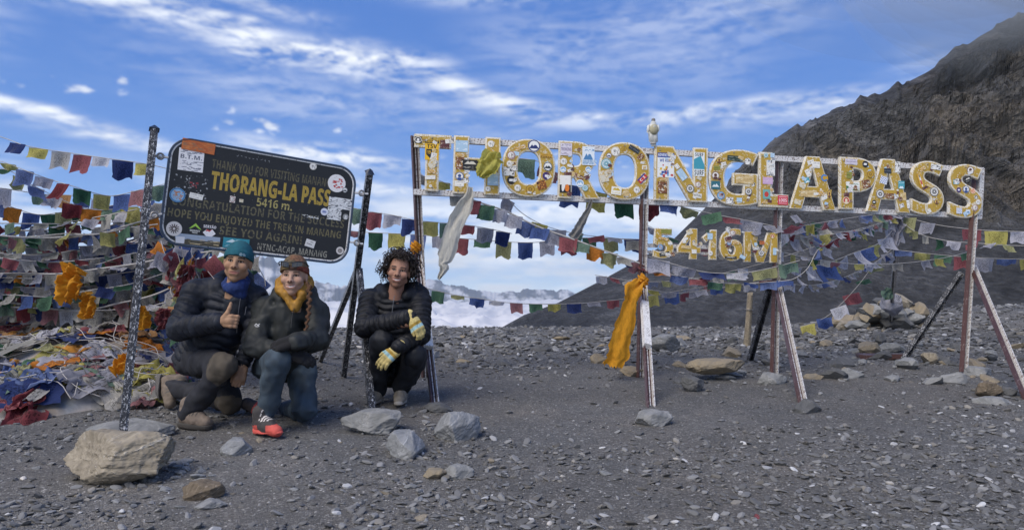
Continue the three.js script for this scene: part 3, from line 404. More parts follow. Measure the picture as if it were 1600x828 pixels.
// ---------------------------------------------------------------- the black welcome board on two posts
const board = thing('welcome_board', 'black rounded board reading THORANG-LA PASS on two chipped posts', 'sign');
{
  const TL = at(260.5, 212, 4.75), TR = at(556, 265, 5.35), BL = at(247, 378.6, 4.75);
  place(board, frameFrom(BL, TR.clone().sub(TL), TL.clone().sub(BL)));
  const L = planeOf(board), inv = board.matrixWorld.clone().invert(), own = p => p.clone().applyMatrix4(inv);
  const W = L(556, 265).x, H = L(260.5, 212).y, rr = .125;
  const shape = (x0, y0, x1, y1, r) => { const s = new THREE.Shape(); s.moveTo(x0 + r, y0); s.lineTo(x1 - r, y0); s.absarc(x1 - r, y0 + r, r, -Math.PI / 2, 0); s.lineTo(x1, y1 - r); s.absarc(x1 - r, y1 - r, r, 0, Math.PI / 2); s.lineTo(x0 + r, y1); s.absarc(x0 + r, y1 - r, r, Math.PI / 2, Math.PI); s.lineTo(x0, y0 + r); s.absarc(x0 + r, y0 + r, r, Math.PI, Math.PI * 1.5); return s; };
  const cv = document.createElement('canvas'); cv.width = 1400; cv.height = Math.round(1400 * H / W); const c = cv.getContext('2d'), w = cv.width, h = cv.height, R = rng(91);
  c.fillStyle = '#17181a'; c.fillRect(0, 0, w, h);
  for (let k = 0; k < 2600; k++) { const v = 18 + R() * 26; c.fillStyle = `rgba(${v},${v},${v + 3},.35)`; c.fillRect(R() * w, R() * h, 2 + R() * 40, 1 + R() * 4); }
  const line = (t, u0, u1, v, hh, col, wt = 'bold') => inkText(c, t, (u0 + u1) / 2 * w, v * h, (u1 - u0) * w, hh * h, col, wt);
  line('THANK YOU FOR VISITING MANANG', .21, .86, .19, .088, '#5c553c');
  line('THORANG-LA PASS', .215, .865, .345, .165, '#b79a3a', '900'); c.save(); c.globalAlpha = .8; c.translate(1.5, 1); line('THORANG-LA PASS', .215, .865, .345, .165, '#a88c34', '900'); c.restore();
  line('5416 m.', .46, .66, .49, .082, '#a89a5c'); line('CONGRATULATION FOR THE SUCCESS', .035, .965, .59, .085, '#625b42'); line('HOPE YOU ENJOYED THE TREK IN MANANG', .02, .955, .705, .078, '#6e6543'); line('SEE YOU AGAIN!', .285, .735, .815, .082, '#655e43'); line('NTNC-ACAP, MANANG', .49, .885, .925, .066, '#8e8a7c');
  // flaked paint
  for (let k = 0; k < 3600; k++) { c.fillStyle = `rgba(22,23,25,${.5 + R() * .5})`; const x = R() * w, y = R() * h, q = Math.abs(y / h - .345) < .1 ? .55 : 1; c.beginPath(); c.ellipse(x, y, (1 + R() * 7) * q, (1 + R() * 5) * q, R() * 3, 0, 7); c.fill(); }
  // white scribbles and scratches
  c.strokeStyle = 'rgba(215,215,215,.75)'; c.lineWidth = 2.2; for (let k = 0; k < 9; k++) { c.beginPath(); let x = w * (.33 + k * .021), y = h * (.072 + k * .0006); c.moveTo(x, y); for (let q = 0; q < 3; q++) c.lineTo(x += R() * 9, y + (R() - .5) * 18); c.stroke(); }
  for (let k = 0; k < 150; k++) { c.fillStyle = `rgba(225,225,225,${.3 + R() * .5})`; const g = R() < .55; const x = g ? w * (.03 + R() * .17) : w * R(), y = g ? h * (.34 + R() * .22) : h * R(); c.beginPath(); c.ellipse(x, y, 1 + R() * (g ? 8 : 3), 1 + R() * (g ? 6 : 2), R() * 3, 0, 7); c.fill(); }
  for (let k = 0; k < 40; k++) { c.fillStyle = `rgba(225,225,222,.8)`; c.fillRect(w * (.715 + R() * .09), h * (.545 + R() * .03), 3 + R() * 16, 2 + R() * 5); c.fillStyle = 'rgba(150,40,46,.85)'; if (k < 8) c.fillRect(w * (.11 + R() * .04), h * (.38 + R() * .06), 3 + R() * 16, 4 + R() * 12); }
  const tex = new THREE.CanvasTexture(cv); tex.colorSpace = THREE.SRGBColorSpace;
  const ext = (s, d, z, seg = 1) => { const g = new THREE.ExtrudeGeometry(s, { depth: d, bevelEnabled: true, bevelThickness: .003, bevelSize: .003, bevelSegments: seg, curveSegments: 16 }); g.translate(0, 0, z); return g; };
  const face = ext(shape(.012, .012, W - .012, H - .012, rr - .01), .012, -.006);
  { const uv = face.attributes.uv, p = face.attributes.position; for (let i = 0; i < p.count; i++) uv.setXY(i, p.getX(i) / W, p.getY(i) / H); }
  const paint = new THREE.MeshStandardMaterial({ map: tex, roughness: .48 }); part('panel', face, [paint, MAT.boardBack], board);
  // white painted line and the blue-black rim round it
  const ring = (o, i, r1, r2) => { const s = shape(o, o, W - o, H - o, r1); s.holes.push(new THREE.Path(shape(i, i, W - i, H - i, r2).getPoints(16).reverse())); return s; };
  part('border_line', ext(ring(.006, .0135, rr - .004, rr - .011), .013, -.0055), MAT.whitePaint, board);
  part('rim', ext(ring(-.006, .003, rr + .006, rr - .002), .028, -.016), std(rgb(.03, .05, .085), .4), board);
  // posts lean back a little, each with braces
  const top1 = at(240, 203, 4.72), foot1 = at(191, 676, 4.2), top2 = at(577, 270, 5.42), foot2 = onGround(536, 590);
  const post = (a, b, w_, name = 'post') => { const A = own(a), B = own(b), m = part(name, bar(A, B, w_, w_, V(1, 0, 0)), MAT.blackPaint, board); const d = B.clone().sub(A).normalize(); const f = bar(A, B, w_ * .42, .004, V(1, 0, 0), [0, w_ / 2 + .002]); part('face_strip', f, MAT.fleck, m); if (name === 'post') { const cap = new THREE.ConeGeometry(w_ * .95, w_ * .8, 4); cap.rotateY(Math.PI / 4); cap.applyQuaternion(new THREE.Quaternion().setFromUnitVectors(V(0, 1, 0), d)); const p = B.clone().addScaledVector(d, w_ * .42); cap.translate(p.x, p.y, p.z); part('cap', cap, MAT.boardBack, m); } return m; };
  post(foot1, top1, .046); post(foot2, top2, .046);
  const mid1 = top1.clone().lerp(foot1, .43), mid2 = top2.clone().lerp(foot2, .42);
  post(onGround(196, 560).add(V(-.02, -.04, 0)), mid1, .04, 'brace'); post(onGround(497, 564).add(V(0, -.05, 0)), mid2, .04, 'brace'); post(onGround(581, 644).add(V(0, -.02, 0)), mid2.clone().add(V(.02, 0, .02)), .045, 'brace');
  // lugs that hold the board
  const lug = (px, py, qx, qy) => { const a = L(px, py), b = L(qx, qy); const m = part('bracket', bar(a, b, .035, .012, V(0, 0, 1)), MAT.whitePaint, board); const r = new THREE.TorusGeometry(.018, .007, 8, 16); r.translate((a.x + b.x) / 2, (a.y + b.y) / 2, .014); part('bolt', r, MAT.bolt, m); };
  lug(237, 243, 262, 246); lug(228, 338, 252, 334); lug(553, 301, 574, 303); lug(546, 378, 566, 381);
  // stickers: [design, zoomed place, size]
  const Z = l => { for (const [cell, x, y, sw, sh = 0, t = 0] of l) { const q = L(230 + x / 3.6, 200 + y / 3.6), s = .0043 / 3.6; sticker(board, cell, q.x, q.y, .0092, (sh ? sw : 2 * sw) * s, (sh || 2 * sw) * s, t, !sh); } };
  Z([[S.orangeCloth, 285, 105, 170, 62, -.02], [S.paper, 243, 182, 128, 122, .03], [S.redBig, 1062, 312, 54], [S.whitePeak, 1108, 350, 16], [S.white, 929, 217, 21], [S.blueBadge, 166, 378, 40], [S.bwTorn, 1082, 425, 140, 66], [S.bwTorn, 1048, 485, 84, 70], [S.greyCrown, 1112, 500, 18], [S.whiteRound, 992, 472, 22], [S.tree, 147, 567, 40], [S.greenPeak, 266, 565, 74, 66], [S.sertao, 346, 580, 70, 70], [S.pano, 280, 632, 230, 56, .02], [S.tealSlip, 496, 650, 140, 58, .02], [S.pencil, 912, 650, 56, 44, -.2], [S.tree, 1080, 690, 23], [S.whiteSlip, 272, 385, 70, 30, -.1], [S.redRing, 476, 402, 28, 36], [S.pale, 525, 410, 22, 18]]);
}
// ================================================================ CLOTH
const weave = texture(256, 256, (u, v, o) => {                                    // thin cotton, a printed block of faded lines
  const n = tnoise(u, v, 30, 3.1, 3), f = .5 + .5 * Math.sin(u * 256 * 1.6) * Math.sin(v * 256 * 1.6); let t = .86 + .10 * n + .05 * f;
  if (u > .16 && u < .84 && v > .14 && v < .86) { const row = Math.floor(v * 22), on = noise(u * 46, row * 3.7, 2) > .05 && (v * 22) % 1 > .35; if (on) t -= .30; if (u > .4 && u < .6 && v > .38 && v < .62) t -= .12 * (noise(u * 60, v * 60) > 0 ? 1 : 0); }
  o[0] = o[1] = o[2] = t; return o; });
const plainWeave = texture(128, 128, (u, v, o) => { const t = .88 + .12 * tnoise(u, v, 14, 6.1, 4); o[0] = o[1] = o[2] = t; return o; });
const cloth = (r, g, b, thru = .42, map = weave) => new THREE.MeshPhysicalMaterial({ color: rgb(r, g, b), map, roughness: 1, transmission: thru, thickness: 0, side: THREE.DoubleSide, specularIntensity: .2 });
const DYE = {
  blue: [cloth(.10, .16, .40), cloth(.16, .22, .44), cloth(.045, .07, .21)], white: [cloth(.58, .58, .66), cloth(.70, .70, .76), cloth(.44, .44, .50)],
  red: [cloth(.37, .12, .135), cloth(.45, .22, .23), cloth(.24, .05, .06)], green: [cloth(.12, .24, .15), cloth(.21, .32, .24), cloth(.045, .13, .075)],
  yellow: [cloth(.50, .47, .17), cloth(.42, .42, .21), cloth(.60, .54, .16)], orange: [cloth(.66, .24, .04), cloth(.56, .31, .14), cloth(.70, .32, .06)],
  grey: [cloth(.46, .45, .41), cloth(.58, .56, .52), cloth(.34, .33, .31)],
};
const cordMat = std(rgb(.42, .40, .38), 1), cordDark = std(rgb(.10, .095, .09), 1);
const five = ['blue', 'white', 'red', 'green', 'yellow'];
// hanging flags: top hem at y = 0, one metre square before scaling
const flagGeos = []; { const R = rng(31); for (let k = 0; k < 14; k++) { const a = R() * 6, b = R() * 6, amp = .10 + .18 * R(), lift = (R() - .3) * .6, rag = k % 3 === 0 ? .07 : .025, tear = k % 5 === 4;
  flagGeos.push(grid(6, 6, (i, j) => { const x = i - .5, w = 1 - .12 * j * R(); let y = -j * (.92 + .1 * Math.sin(i * 7 + a)); if (j > .95) y += rag * R(); if (tear && i > .6) y *= .55 + .3 * R(); return V(x * w + .03 * Math.sin(j * 4 + a) * j, y * Math.cos(lift * j), amp * j * Math.sin(i * 6.5 + a) + .05 * Math.sin(i * 13 + b) * j + lift * j * j); }, (i, j) => [i, 1 - j])); } }
const crumpled = []; { const R = rng(77); for (let k = 0; k < 12; k++) { const d = [R() * 3, R() * 3, R() * 3], q = R() * 9;
  crumpled.push(grid(13, 13, (i, j) => { const x = i - .5, y = j - .5, f1 = Math.sin((x * Math.cos(d[0]) + y * Math.sin(d[0])) * 9 + q), f2 = Math.sin((x * Math.cos(d[1]) + y * Math.sin(d[1])) * 15 + q * 2 + noise(x * 4, y * 4, k) * 2); const n = fbm(x * 5 + q, y * 5, k, 3); return V(x * (1 - .25 * Math.abs(n)) + .10 * noise(y * 4 + q, x * 3), .075 * f1 * (.6 + n) + .035 * f2 + .12 * n, y * .8 + .12 * noise(x * 4, y * 3 + q)); })); } }
function cord(pts, r, n, mat, parent, name = 'cord') { const c = new THREE.CatmullRomCurve3(pts, false, 'centripetal'); const m = part(name, new THREE.TubeGeometry(c, n, r, 5), mat, parent); return [m, c]; }
function flagString(label, group, pts, { size = .17, gap = 1.06, colors = five, start = 0, seed = 1, skip = .06, sway = .25, from = 0, to = 1, drop = 1.05, r = .0035, sagRandom = 0 } = {}) {
  const R = rng(seed * 131 + 7), o = thing('prayer_flag_string', label, 'prayer flags', null, group), W = pts.map(p => at(p[0], p[1] + sagRandom * (R() - .5), p[2]));
  const base = W[0].clone(); o.position.copy(base); const [, c] = cord(W.map(p => p.clone().sub(base)), r, Math.max(24, pts.length * 8), cordMat, o), L = c.getLength();
  const n = Math.floor(L * (to - from) / (size * gap)); const up = V(0, 1, 0); let ci = start;
  for (let k = 0; k < n; k++) {
    const t = from + (k + .5) / n * (to - from), key = colors[ci++ % colors.length]; if (R() < skip) continue;
    const p = c.getPointAt(t), tan = c.getTangentAt(t), z = tan.clone().cross(up).normalize(), y = z.clone().cross(tan);
    const hang = y.lerp(up, .55).normalize(), zz = tan.clone().cross(hang).normalize();
    const g = flagGeos[Math.floor(R() * flagGeos.length)], v = R(), m = part('flag', g, DYE[key][v < .5 ? 0 : v < .8 ? 1 : 2], o);
    m.quaternion.setFromRotationMatrix(new THREE.Matrix4().makeBasis(zz.clone().cross(hang).negate().normalize(), hang, zz)); m.rotateX((R() - .5) * 2 * sway); m.rotateY((R() - .5) * sway * 1.6);
    m.position.copy(p).y -= r * .5; const worn = R(); m.scale.set(size * (.86 + .2 * R()) * (R() < .5 ? -1 : 1), size * drop * (worn < .18 ? .35 + .3 * R() : .72 + .36 * R()), size); m.rotateZ((R() - .5) * .35 * sway);
  }
  return o;
}
const gSky = 'prayer flag strings slung to the big letter sign', gFan = 'prayer flag strings fanned out beside the black board', gPole = 'prayer flag strings tied to the cairn pole';
// strings to the left of the board
flagString('highest string of torn prayer flags reaching the top of the black board', gFan, [[-90, 190, 5.6], [0, 214, 5.7], [41, 228, 5.7], [122, 241, 5.8], [163, 247, 5.8], [232, 257, 5.9], [275, 268, 6], [330, 290, 6.2]], { size: .145, seed: 3, start: 4, skip: .25, colors: ['blue', 'yellow', 'grey', 'red', 'white', 'blue', 'yellow'] });
flagString('second highest flag string, with maroon, green, olive and blue squares', gFan, [[-90, 230, 6], [0, 252, 6], [25, 261, 6], [53, 272, 6], [82, 282, 6.1], [113, 291, 6.1], [144, 301, 6.2], [173, 306, 6.3], [220, 296, 6.3], [258, 287, 6.3]], { size: .15, gap: 1.0, seed: 4, skip: 0, colors: ['blue', 'red', 'green', 'yellow', 'blue', 'white', 'red', 'green', 'yellow'] });
flagString('flag string with lilac, orange and pale green squares below the olive ones', gFan, [[-90, 250, 6.2], [0, 263, 6.2], [19, 269, 6.2], [35, 282, 6.2], [63, 296, 6.3], [110, 318, 6.4], [150, 328, 6.5], [215, 322, 6.6]], { size: .15, gap: .98, seed: 5, skip: 0, colors: ['white', 'red', 'orange', 'green', 'yellow', 'blue'] });
flagString('short string of green and orange flags over the flag heap', gFan, [[-90, 290, 6.3], [0, 294, 6.3], [28, 298, 6.3], [60, 303, 6.4], [118, 306, 6.5], [170, 318, 6.6]], { size: .15, gap: .98, seed: 6, colors: ['green', 'orange', 'blue', 'white', 'red'] });
flagString('sagging string of dark green flags over the flag heap', gFan, [[-90, 300, 6.4], [0, 316, 6.4], [13, 322, 6.4], [56, 335, 6.5], [94, 332, 6.5], [150, 325, 6.6], [188, 318, 6.6], [232, 306, 6.7], [262, 296, 6.7]], { size: .145, gap: .95, seed: 7, colors: ['yellow', 'green', 'white', 'blue', 'orange', 'blue', 'green'] });
{
  const R = rng(2024);
  const palettes = [[['blue', 'white', 'blue', 'grey'], 'blue and white'], [['red', 'green', 'red', 'grey', 'green'], 'red and green'], [['white', 'grey', 'white', 'yellow'], 'white and yellow'], [['green', 'blue', 'green', 'grey', 'blue'], 'green and blue'], [['red', 'white', 'grey', 'red'], 'red and white'], [['yellow', 'green', 'grey'], 'yellow and green'], [['orange', 'blue', 'grey', 'blue'], 'orange and blue'], [['blue', 'red', 'white', 'grey', 'red'], 'blue, red and white'], [['grey', 'white', 'grey'], 'bleached grey'], [['blue', 'white', 'red', 'green', 'yellow'], 'five-coloured']];
  const strandPal = [[['blue', 'grey', 'blue', 'green'], 'mostly blue'], [['red', 'red', 'grey'], 'mostly red'], [['yellow', 'green', 'white'], 'yellow and green'], [['white', 'grey', 'white', 'orange'], 'mostly white'], [['green', 'blue', 'red', 'grey'], 'mixed dark']];
  for (let k = 0; k < 46; k++) {
    const far = k >= 30, y0 = (far ? 372 : 336) + (k % 30) * (far ? 6 : 4.6) + R() * 10, y1 = (far ? 350 : 304) + (k % 30) * (far ? 6 : 4.3) + R() * 34, D0 = (far ? 6.8 : 5.9) + R() * .9, D1 = (far ? 7 : 6.3) + R() * .8, sag = 10 + R() * 26, x1 = 205 + R() * 95 + (k % 30) * 2.4;
    const pts = []; for (let q = 0; q <= 7; q++) { const t = q / 7; pts.push([lerp(-90, x1, t), lerp(y0, y1, t) + sag * Math.sin(t * Math.PI) + (R() - .5) * 7, lerp(D0, D1, t) + (R() - .5) * .12]); }
    const [pal, said] = palettes[k % 10];
    flagString(`sagging string of tangled ${said} prayer flags over the cloth heap`, gFan, pts, { size: (far ? .15 : .112) + .035 * R(), gap: far ? .85 : .92, seed: 40 + k, skip: .12, sway: .9, start: Math.floor(R() * 5), colors: pal, r: k % 3 === 0 ? .008 : .005 });
  }
  // strands that hang down behind the board to the ground
  for (let k = 0; k < 20; k++) {
    const x0 = 222 + k * 9 + R() * 12, y0 = 352 + R() * 40 + k * .8, x1 = x0 - 20 + R() * 44, y1 = 470 + R() * 60, D = 5.95 + R() * .8, pts = [];
    for (let q = 0; q <= 5; q++) { const t = q / 5; pts.push([lerp(x0, x1, t) + (R() - .5) * 14, lerp(y0, y1, t), D + (R() - .5) * .15]); }
    const [pal, said] = strandPal[k % 5];
    flagString(`strand of bunched ${said} prayer flags hanging behind the kneeling people`, 'hanging strands under the black board', pts, { size: .15, gap: .62, seed: 190 + k, skip: .05, sway: 1.1, start: Math.floor(R() * 7), colors: pal });
  }
}
// strings round the big sign
flagString('upper row of small flags running from the black board to the left letter post', gSky, [[540, 322, 6.9], [575, 330, 6.9], [612, 336, 6.9], [650, 344, 6.9], [700, 349, 7], [745, 354, 7], [800, 365, 7.1]], { size: .165, seed: 11, skip: 0, start: 0, colors: ['green', 'red', 'white', 'blue', 'yellow', 'green', 'red', 'white', 'blue'], sway: .15 });
flagString('long level row of spaced flags crossing behind the white scarf', gSky, [[470, 350, 7.4], [560, 362, 7.4], [640, 366, 7.4], [740, 374, 7.4], [830, 379, 7.4], [900, 372, 7.4], [1005, 374, 7.4]], { size: .165, gap: 1.3, seed: 12, skip: 0, colors: ['blue', 'white', 'red', 'green', 'yellow'], sway: .12 });
flagString('sloping string of ragged dark flags tied under the letter H', gSky, [[704, 304, 6.72], [728, 309, 6.75], [751, 317, 6.75], [790, 330, 6.78], [838, 353, 6.8], [896, 374, 6.8], [962, 398, 6.82], [1007, 414, 6.85]], { size: .165, gap: .8, seed: 13, skip: 0, colors: ['grey', 'red', 'green', 'white', 'white', 'blue', 'blue', 'white', 'red', 'green', 'orange', 'yellow'], sway: .35, r: .008 });
flagString('low row of flags crossing the sea of clouds below the scarf', gSky, [[640, 440, 7.3], [663, 449, 7.3], [712, 461, 7.35], [751, 467, 7.4], [785, 472, 7.4], [833, 475, 7.45], [869, 475, 7.5], [906, 474, 7.5], [940, 471, 7.5], [1022, 461, 7.5], [1075, 452, 7.45], [1127, 444, 7.4]], { size: .15, gap: 1.3, seed: 14, skip: 0, start: 1, colors: ['white', 'red', 'green', 'yellow', 'blue'], sway: .12, drop: .8 });
flagString('flag string passing behind the letters from O to N', gSky, [[800, 246, 6.98], [845, 254, 7.0], [880, 284, 7.0], [920, 296, 7.0], [965, 308, 7.02], [1000, 312, 7.05], [1037, 317, 7.05]], { size: .21, gap: 1.15, seed: 15, skip: 0, colors: ['green', 'red', 'blue', 'yellow', 'green', 'red'], sway: .3 });
flagString('olive and green flags bunched behind the letter T', gSky, [[652, 262, 6.85], [660, 274, 6.85], [680, 280, 6.85], [706, 290, 6.85]], { size: .16, gap: .8, seed: 16, skip: 0, colors: ['grey', 'yellow', 'green'], sway: .6 });
flagString('string of flags hung between the letters N, G, L and the number', gSky, [[1030, 314, 6.98], [1064, 323, 7.0], [1091, 329, 7.02], [1118, 335, 7.03], [1149, 341, 7.05], [1176, 346, 7.07], [1222, 356, 7.12]], { size: .20, gap: 1.0, seed: 17, skip: 0, colors: ['blue', 'yellow', 'green', 'red', 'white', 'white', 'yellow'], sway: .6, drop: .75 });
flagString('upper string of white and lilac flags under the number 5416M', gSky, [[1008, 399, 6.9], [1050, 412, 6.92], [1096, 424, 6.95], [1124, 427, 6.97], [1166, 426, 7.0], [1208, 418, 7.03], [1250, 407, 7.1]], { size: .24, gap: 1.0, seed: 18, skip: 0, colors: ['white', 'white', 'blue', 'white', 'yellow', 'green', 'white'], sway: .3, drop: .55 });
flagString('lower string of narrow flags under the number 5416M', gSky, [[968, 402, 6.86], [1012, 421, 6.86], [1054, 430, 6.9], [1082, 435, 6.92], [1124, 442, 6.94], [1166, 443, 6.97], [1215, 440, 7.0]], { size: .17, gap: 1.0, seed: 19, skip: 0, colors: ['blue', 'red', 'orange', 'blue', 'red', 'green', 'yellow', 'blue'], sway: .5, drop: .55 });
flagString('flags clustered on the post right of the number', gSky, [[1216, 440, 6.96], [1240, 436, 7.0], [1262, 420, 7.1], [1275, 396, 7.2], [1290, 380, 7.4]], { size: .18, gap: .8, seed: 20, skip: 0, colors: ['blue', 'white', 'white', 'yellow', 'blue', 'red'], sway: 1.0, drop: .6 });
flagString('string of faded small flags looped behind the number 5416M', gSky, [[1012, 352, 7.25], [1050, 372, 7.3], [1110, 384, 7.35], [1170, 380, 7.35], [1226, 366, 7.3], [1262, 372, 7.5], [1300, 392, 7.9]], { size: .17, gap: 1.05, seed: 61, skip: .1, colors: ['white', 'green', 'white', 'red', 'grey'], sway: .7, drop: .7 });
flagString('second low row of pale flags from the orange scarf to the third post', gSky, [[1008, 452, 7.1], [1060, 458, 7.15], [1110, 452, 7.2], [1165, 444, 7.2], [1212, 436, 7.15]], { size: .14, gap: 1.15, seed: 62, skip: .1, colors: ['yellow', 'white', 'red', 'white', 'blue'], sway: .6, drop: .6 });
flagString('faded string from the upper letter rail down to the low cloud row', gSky, [[786, 300, 7.1], [812, 330, 7.15], [850, 352, 7.2], [905, 366, 7.25], [960, 372, 7.3], [1006, 378, 7.3]], { size: .16, gap: 1.1, seed: 63, skip: .1, colors: ['white', 'grey', 'yellow', 'white', 'green', 'red'], sway: .6, drop: .85 });
flagString('thin string of whitish flags sagging low between the third post and the pole', gPole, [[1222, 440, 7.3], [1262, 446, 7.8], [1306, 438, 8.4], [1350, 420, 9.0], [1394, 394, 9.6]], { size: .13, gap: 1.0, seed: 64, skip: .1, colors: ['white', 'grey', 'white', 'blue', 'white'], sway: .8, drop: .7 });
flagString('thin string of bleached flags from the letter A to the pole', gPole, [[1236, 334, 7.5], [1276, 356, 8], [1320, 362, 8.6], [1364, 352, 9.1], [1404, 338, 9.6]], { size: .13, gap: 1.0, seed: 65, skip: .1, colors: ['white', 'grey', 'red', 'white', 'yellow'], sway: .8, drop: .8 });
flagString('bleached string from the pole toward the end brace', gPole, [[1404, 344, 9.6], [1440, 366, 9.3], [1480, 376, 9.0], [1530, 380, 8.8], [1600, 384, 8.6], [1680, 380, 8.4]], { size: .15, gap: 1.15, seed: 66, skip: .15, colors: ['white', 'yellow', 'grey', 'green', 'white', 'red'], sway: .7, drop: .8 });
flagString('fine string of tiny faded flags crossing the scree behind the orange scarf', gSky, [[930, 430, 7.9], [1000, 440, 7.9], [1080, 436, 7.9], [1160, 420, 7.9], [1222, 402, 7.9], [1300, 376, 8.4], [1402, 340, 9.5]], { size: .12, gap: 1.15, seed: 67, skip: .1, colors: ['white', 'red', 'grey', 'green', 'white', 'yellow', 'blue'], sway: .7, drop: .75 });
flagString('fine string of tiny faded flags from the number row to the end post', gSky, [[1214, 392, 7.2], [1270, 404, 7.4], [1330, 412, 7.6], [1400, 412, 7.7], [1470, 404, 7.7], [1522, 392, 7.7]], { size: .12, gap: 1.2, seed: 68, skip: .12, colors: ['white', 'yellow', 'white', 'green', 'grey', 'red'], sway: .7, drop: .75 });
// strings that meet at the cairn pole
const PD = 9.6;
flagString('topmost flag string from the pole to the letter sign', gPole, [[1222, 358, 7.3], [1248, 354, 7.6], [1283, 348, 8.1], [1327, 341, 8.6], [1377, 334, 9.2], [1405, 333, PD]], { size: .19, gap: 1.15, seed: 21, colors: ['red', 'white', 'blue', 'yellow', 'green', 'red', 'white', 'blue'], sway: .8, drop: .6 });
flagString('middle flag string from the pole to the letter sign', gPole, [[1226, 376, 7.3], [1270, 369, 7.8], [1311, 364, 8.4], [1358, 357, 9.0], [1405, 341, PD]], { size: .17, gap: .9, seed: 22, colors: ['green', 'white', 'red', 'white', 'blue', 'white', 'yellow', 'white'], sway: .9, drop: .7 });
flagString('lowest flag string from the pole, with wide pale lilac cloths', gPole, [[1238, 420, 7.3], [1290, 412, 7.9], [1333, 396, 8.5], [1377, 378, 9.2], [1405, 350, PD]], { size: .30, gap: 1.05, seed: 23, colors: ['white', 'white', 'blue', 'yellow'], sway: .5, drop: .6, skip: 0 });
flagString('upper flag string running right from the pole under the last letters', gPole, [[1405, 336, PD], [1459, 350, 9.3], [1518, 358, 9], [1600, 362, 8.7], [1700, 360, 8.4]], { size: .225, gap: 1.05, seed: 24, colors: ['yellow', 'white', 'green', 'red', 'yellow', 'white', 'green'], sway: .5, skip: .1, drop: .9 });
flagString('lower flag string running right from the pole past the end post', gPole, [[1398, 390, PD], [1440, 395, 9.4], [1503, 401, 9.2], [1600, 405, 8.9], [1700, 402, 8.6]], { size: .20, gap: 1.1, seed: 25, start: 0, skip: 0, colors: ['blue', 'yellow', 'green', 'red', 'white', 'blue', 'yellow', 'green', 'red', 'white', 'blue'], sway: .3, drop: .95 });
flagString('flag string dropping from the pole down to the stones', gPole, [[1396, 388, PD], [1368, 412, 9.6], [1345, 442, 9.7], [1318, 472, 9.8], [1290, 496, 9.9], [1250, 512, 10.1]], { size: .21, gap: 1.05, seed: 26, skip: 0, colors: ['white', 'yellow', 'green', 'red', 'white', 'blue', 'yellow', 'green', 'red', 'white', 'blue'], sway: .6, drop: .85 });

// ---------------------------------------------------------------- the heap of fallen flags
const heapY = (x, z) => {                                                         // how high the heap stands over the gravel
  const D = -z, edge = 5.0 + .55 * sstep(-3.6, -2.3, x) + .12 * noise(x * 2, 3), t = (D - edge) / 1.9, side = 1 - sstep(-.485, -.425, x / D);
  return clamp(t, 0, 1.35) * .50 * side * (1 + .25 * noise(x * 1.6, z * 1.6, 4)) + .06 * sstep(0, .2, t) * side;
};
{
  const heap = thing('prayer_flag_heap', 'knee-high heap of fallen prayer flags and scarves beside the black board', 'prayer flags', V(-3.6, 0, -6)), o0 = heap.position, R = rng(555);
  const g = grid(70, 40, (i, j) => { const z = -lerp(5.0, 8.2, j), x = lerp(-6.8, -1.9, i), h = heapY(x, z); return V(x - o0.x, groundY(x, z) - .03 + h + (h > .02 ? .05 * noise(x * 5, z * 5, 1) + .03 * noise(x * 11, z * 11, 2) : 0) - o0.y, z - o0.z); }, (i, j, p) => [p.x * 3, p.z * 3],
    (i, j, p) => { const n = noise(p.x * 6, p.z * 6, 9), m = noise(p.x * 9, p.z * 9, 4); return [.30 + .16 * n + .08 * m, .29 + .13 * n, .28 + .12 * n - .07 * m]; });
  const core = part('matted_cloth', g, new THREE.MeshStandardMaterial({ vertexColors: true, map: plainWeave, roughness: 1 }), heap); core.userData.kind = 'stuff';
  const keys = ['grey', 'white', 'grey', 'blue', 'red', 'grey', 'yellow', 'white', 'grey', 'orange', 'grey', 'white', 'red', 'blue', 'green', 'white', 'yellow', 'orange', 'red', 'blue', 'green', 'yellow'];
  for (let k = 0; k < 290; k++) {
    let x, z; for (let q = 0; q < 30; q++) { z = -lerp(5.05, 7.7, Math.pow(R(), .95)); x = lerp(-6.2 * Math.min(1, -z / 6.5), -2.1, R()); if (heapY(x, z) > .015) break; }
    const e = .1, h = heapY(x, z), nx = (heapY(x + e, z) - heapY(x - e, z)) / (2 * e), nz = (heapY(x, z + e) - heapY(x, z - e)) / (2 * e), key = keys[Math.floor(R() * keys.length)];
    const m = part('flag', crumpled[Math.floor(R() * 12)], DYE[key][Math.floor(R() * 3)], heap), s = .14 + .20 * R() * (key === 'grey' || key === 'white' ? 1.25 : .8);
    m.position.set(x - o0.x, groundY(x, z) + h + .02 + .04 * R() - o0.y, z - o0.z);
    m.quaternion.setFromUnitVectors(V(0, 1, 0), V(-nx, 1, -nz).normalize()); m.rotateY(R() * 6.28); m.rotateX((R() - .5) * .5); m.scale.set(s * (1 + .7 * R()), s * (.7 + .8 * R()), s);
  }
  for (let k = 0; k < 90; k++) { let x = lerp(-5.6, -2.4, R()), z = -lerp(5.2, 7, R()), a = R() * 6.28; const pts = []; for (let q = 0; q < 6; q++) { x += Math.cos(a) * .13; z += Math.sin(a) * .09; a += (R() - .5) * 1.6; if (heapY(x, z) < .03) { x -= Math.cos(a) * .2; z -= .1; } if (heapY(x, z) < .02) break; pts.push(V(x - o0.x, groundY(x, z) + heapY(x, z) + .05 + .05 * R() - o0.y, z - o0.z)); } if (pts.length > 2) cord(pts, .0035, 14, k % 3 ? cordMat : cordDark, heap); }
}
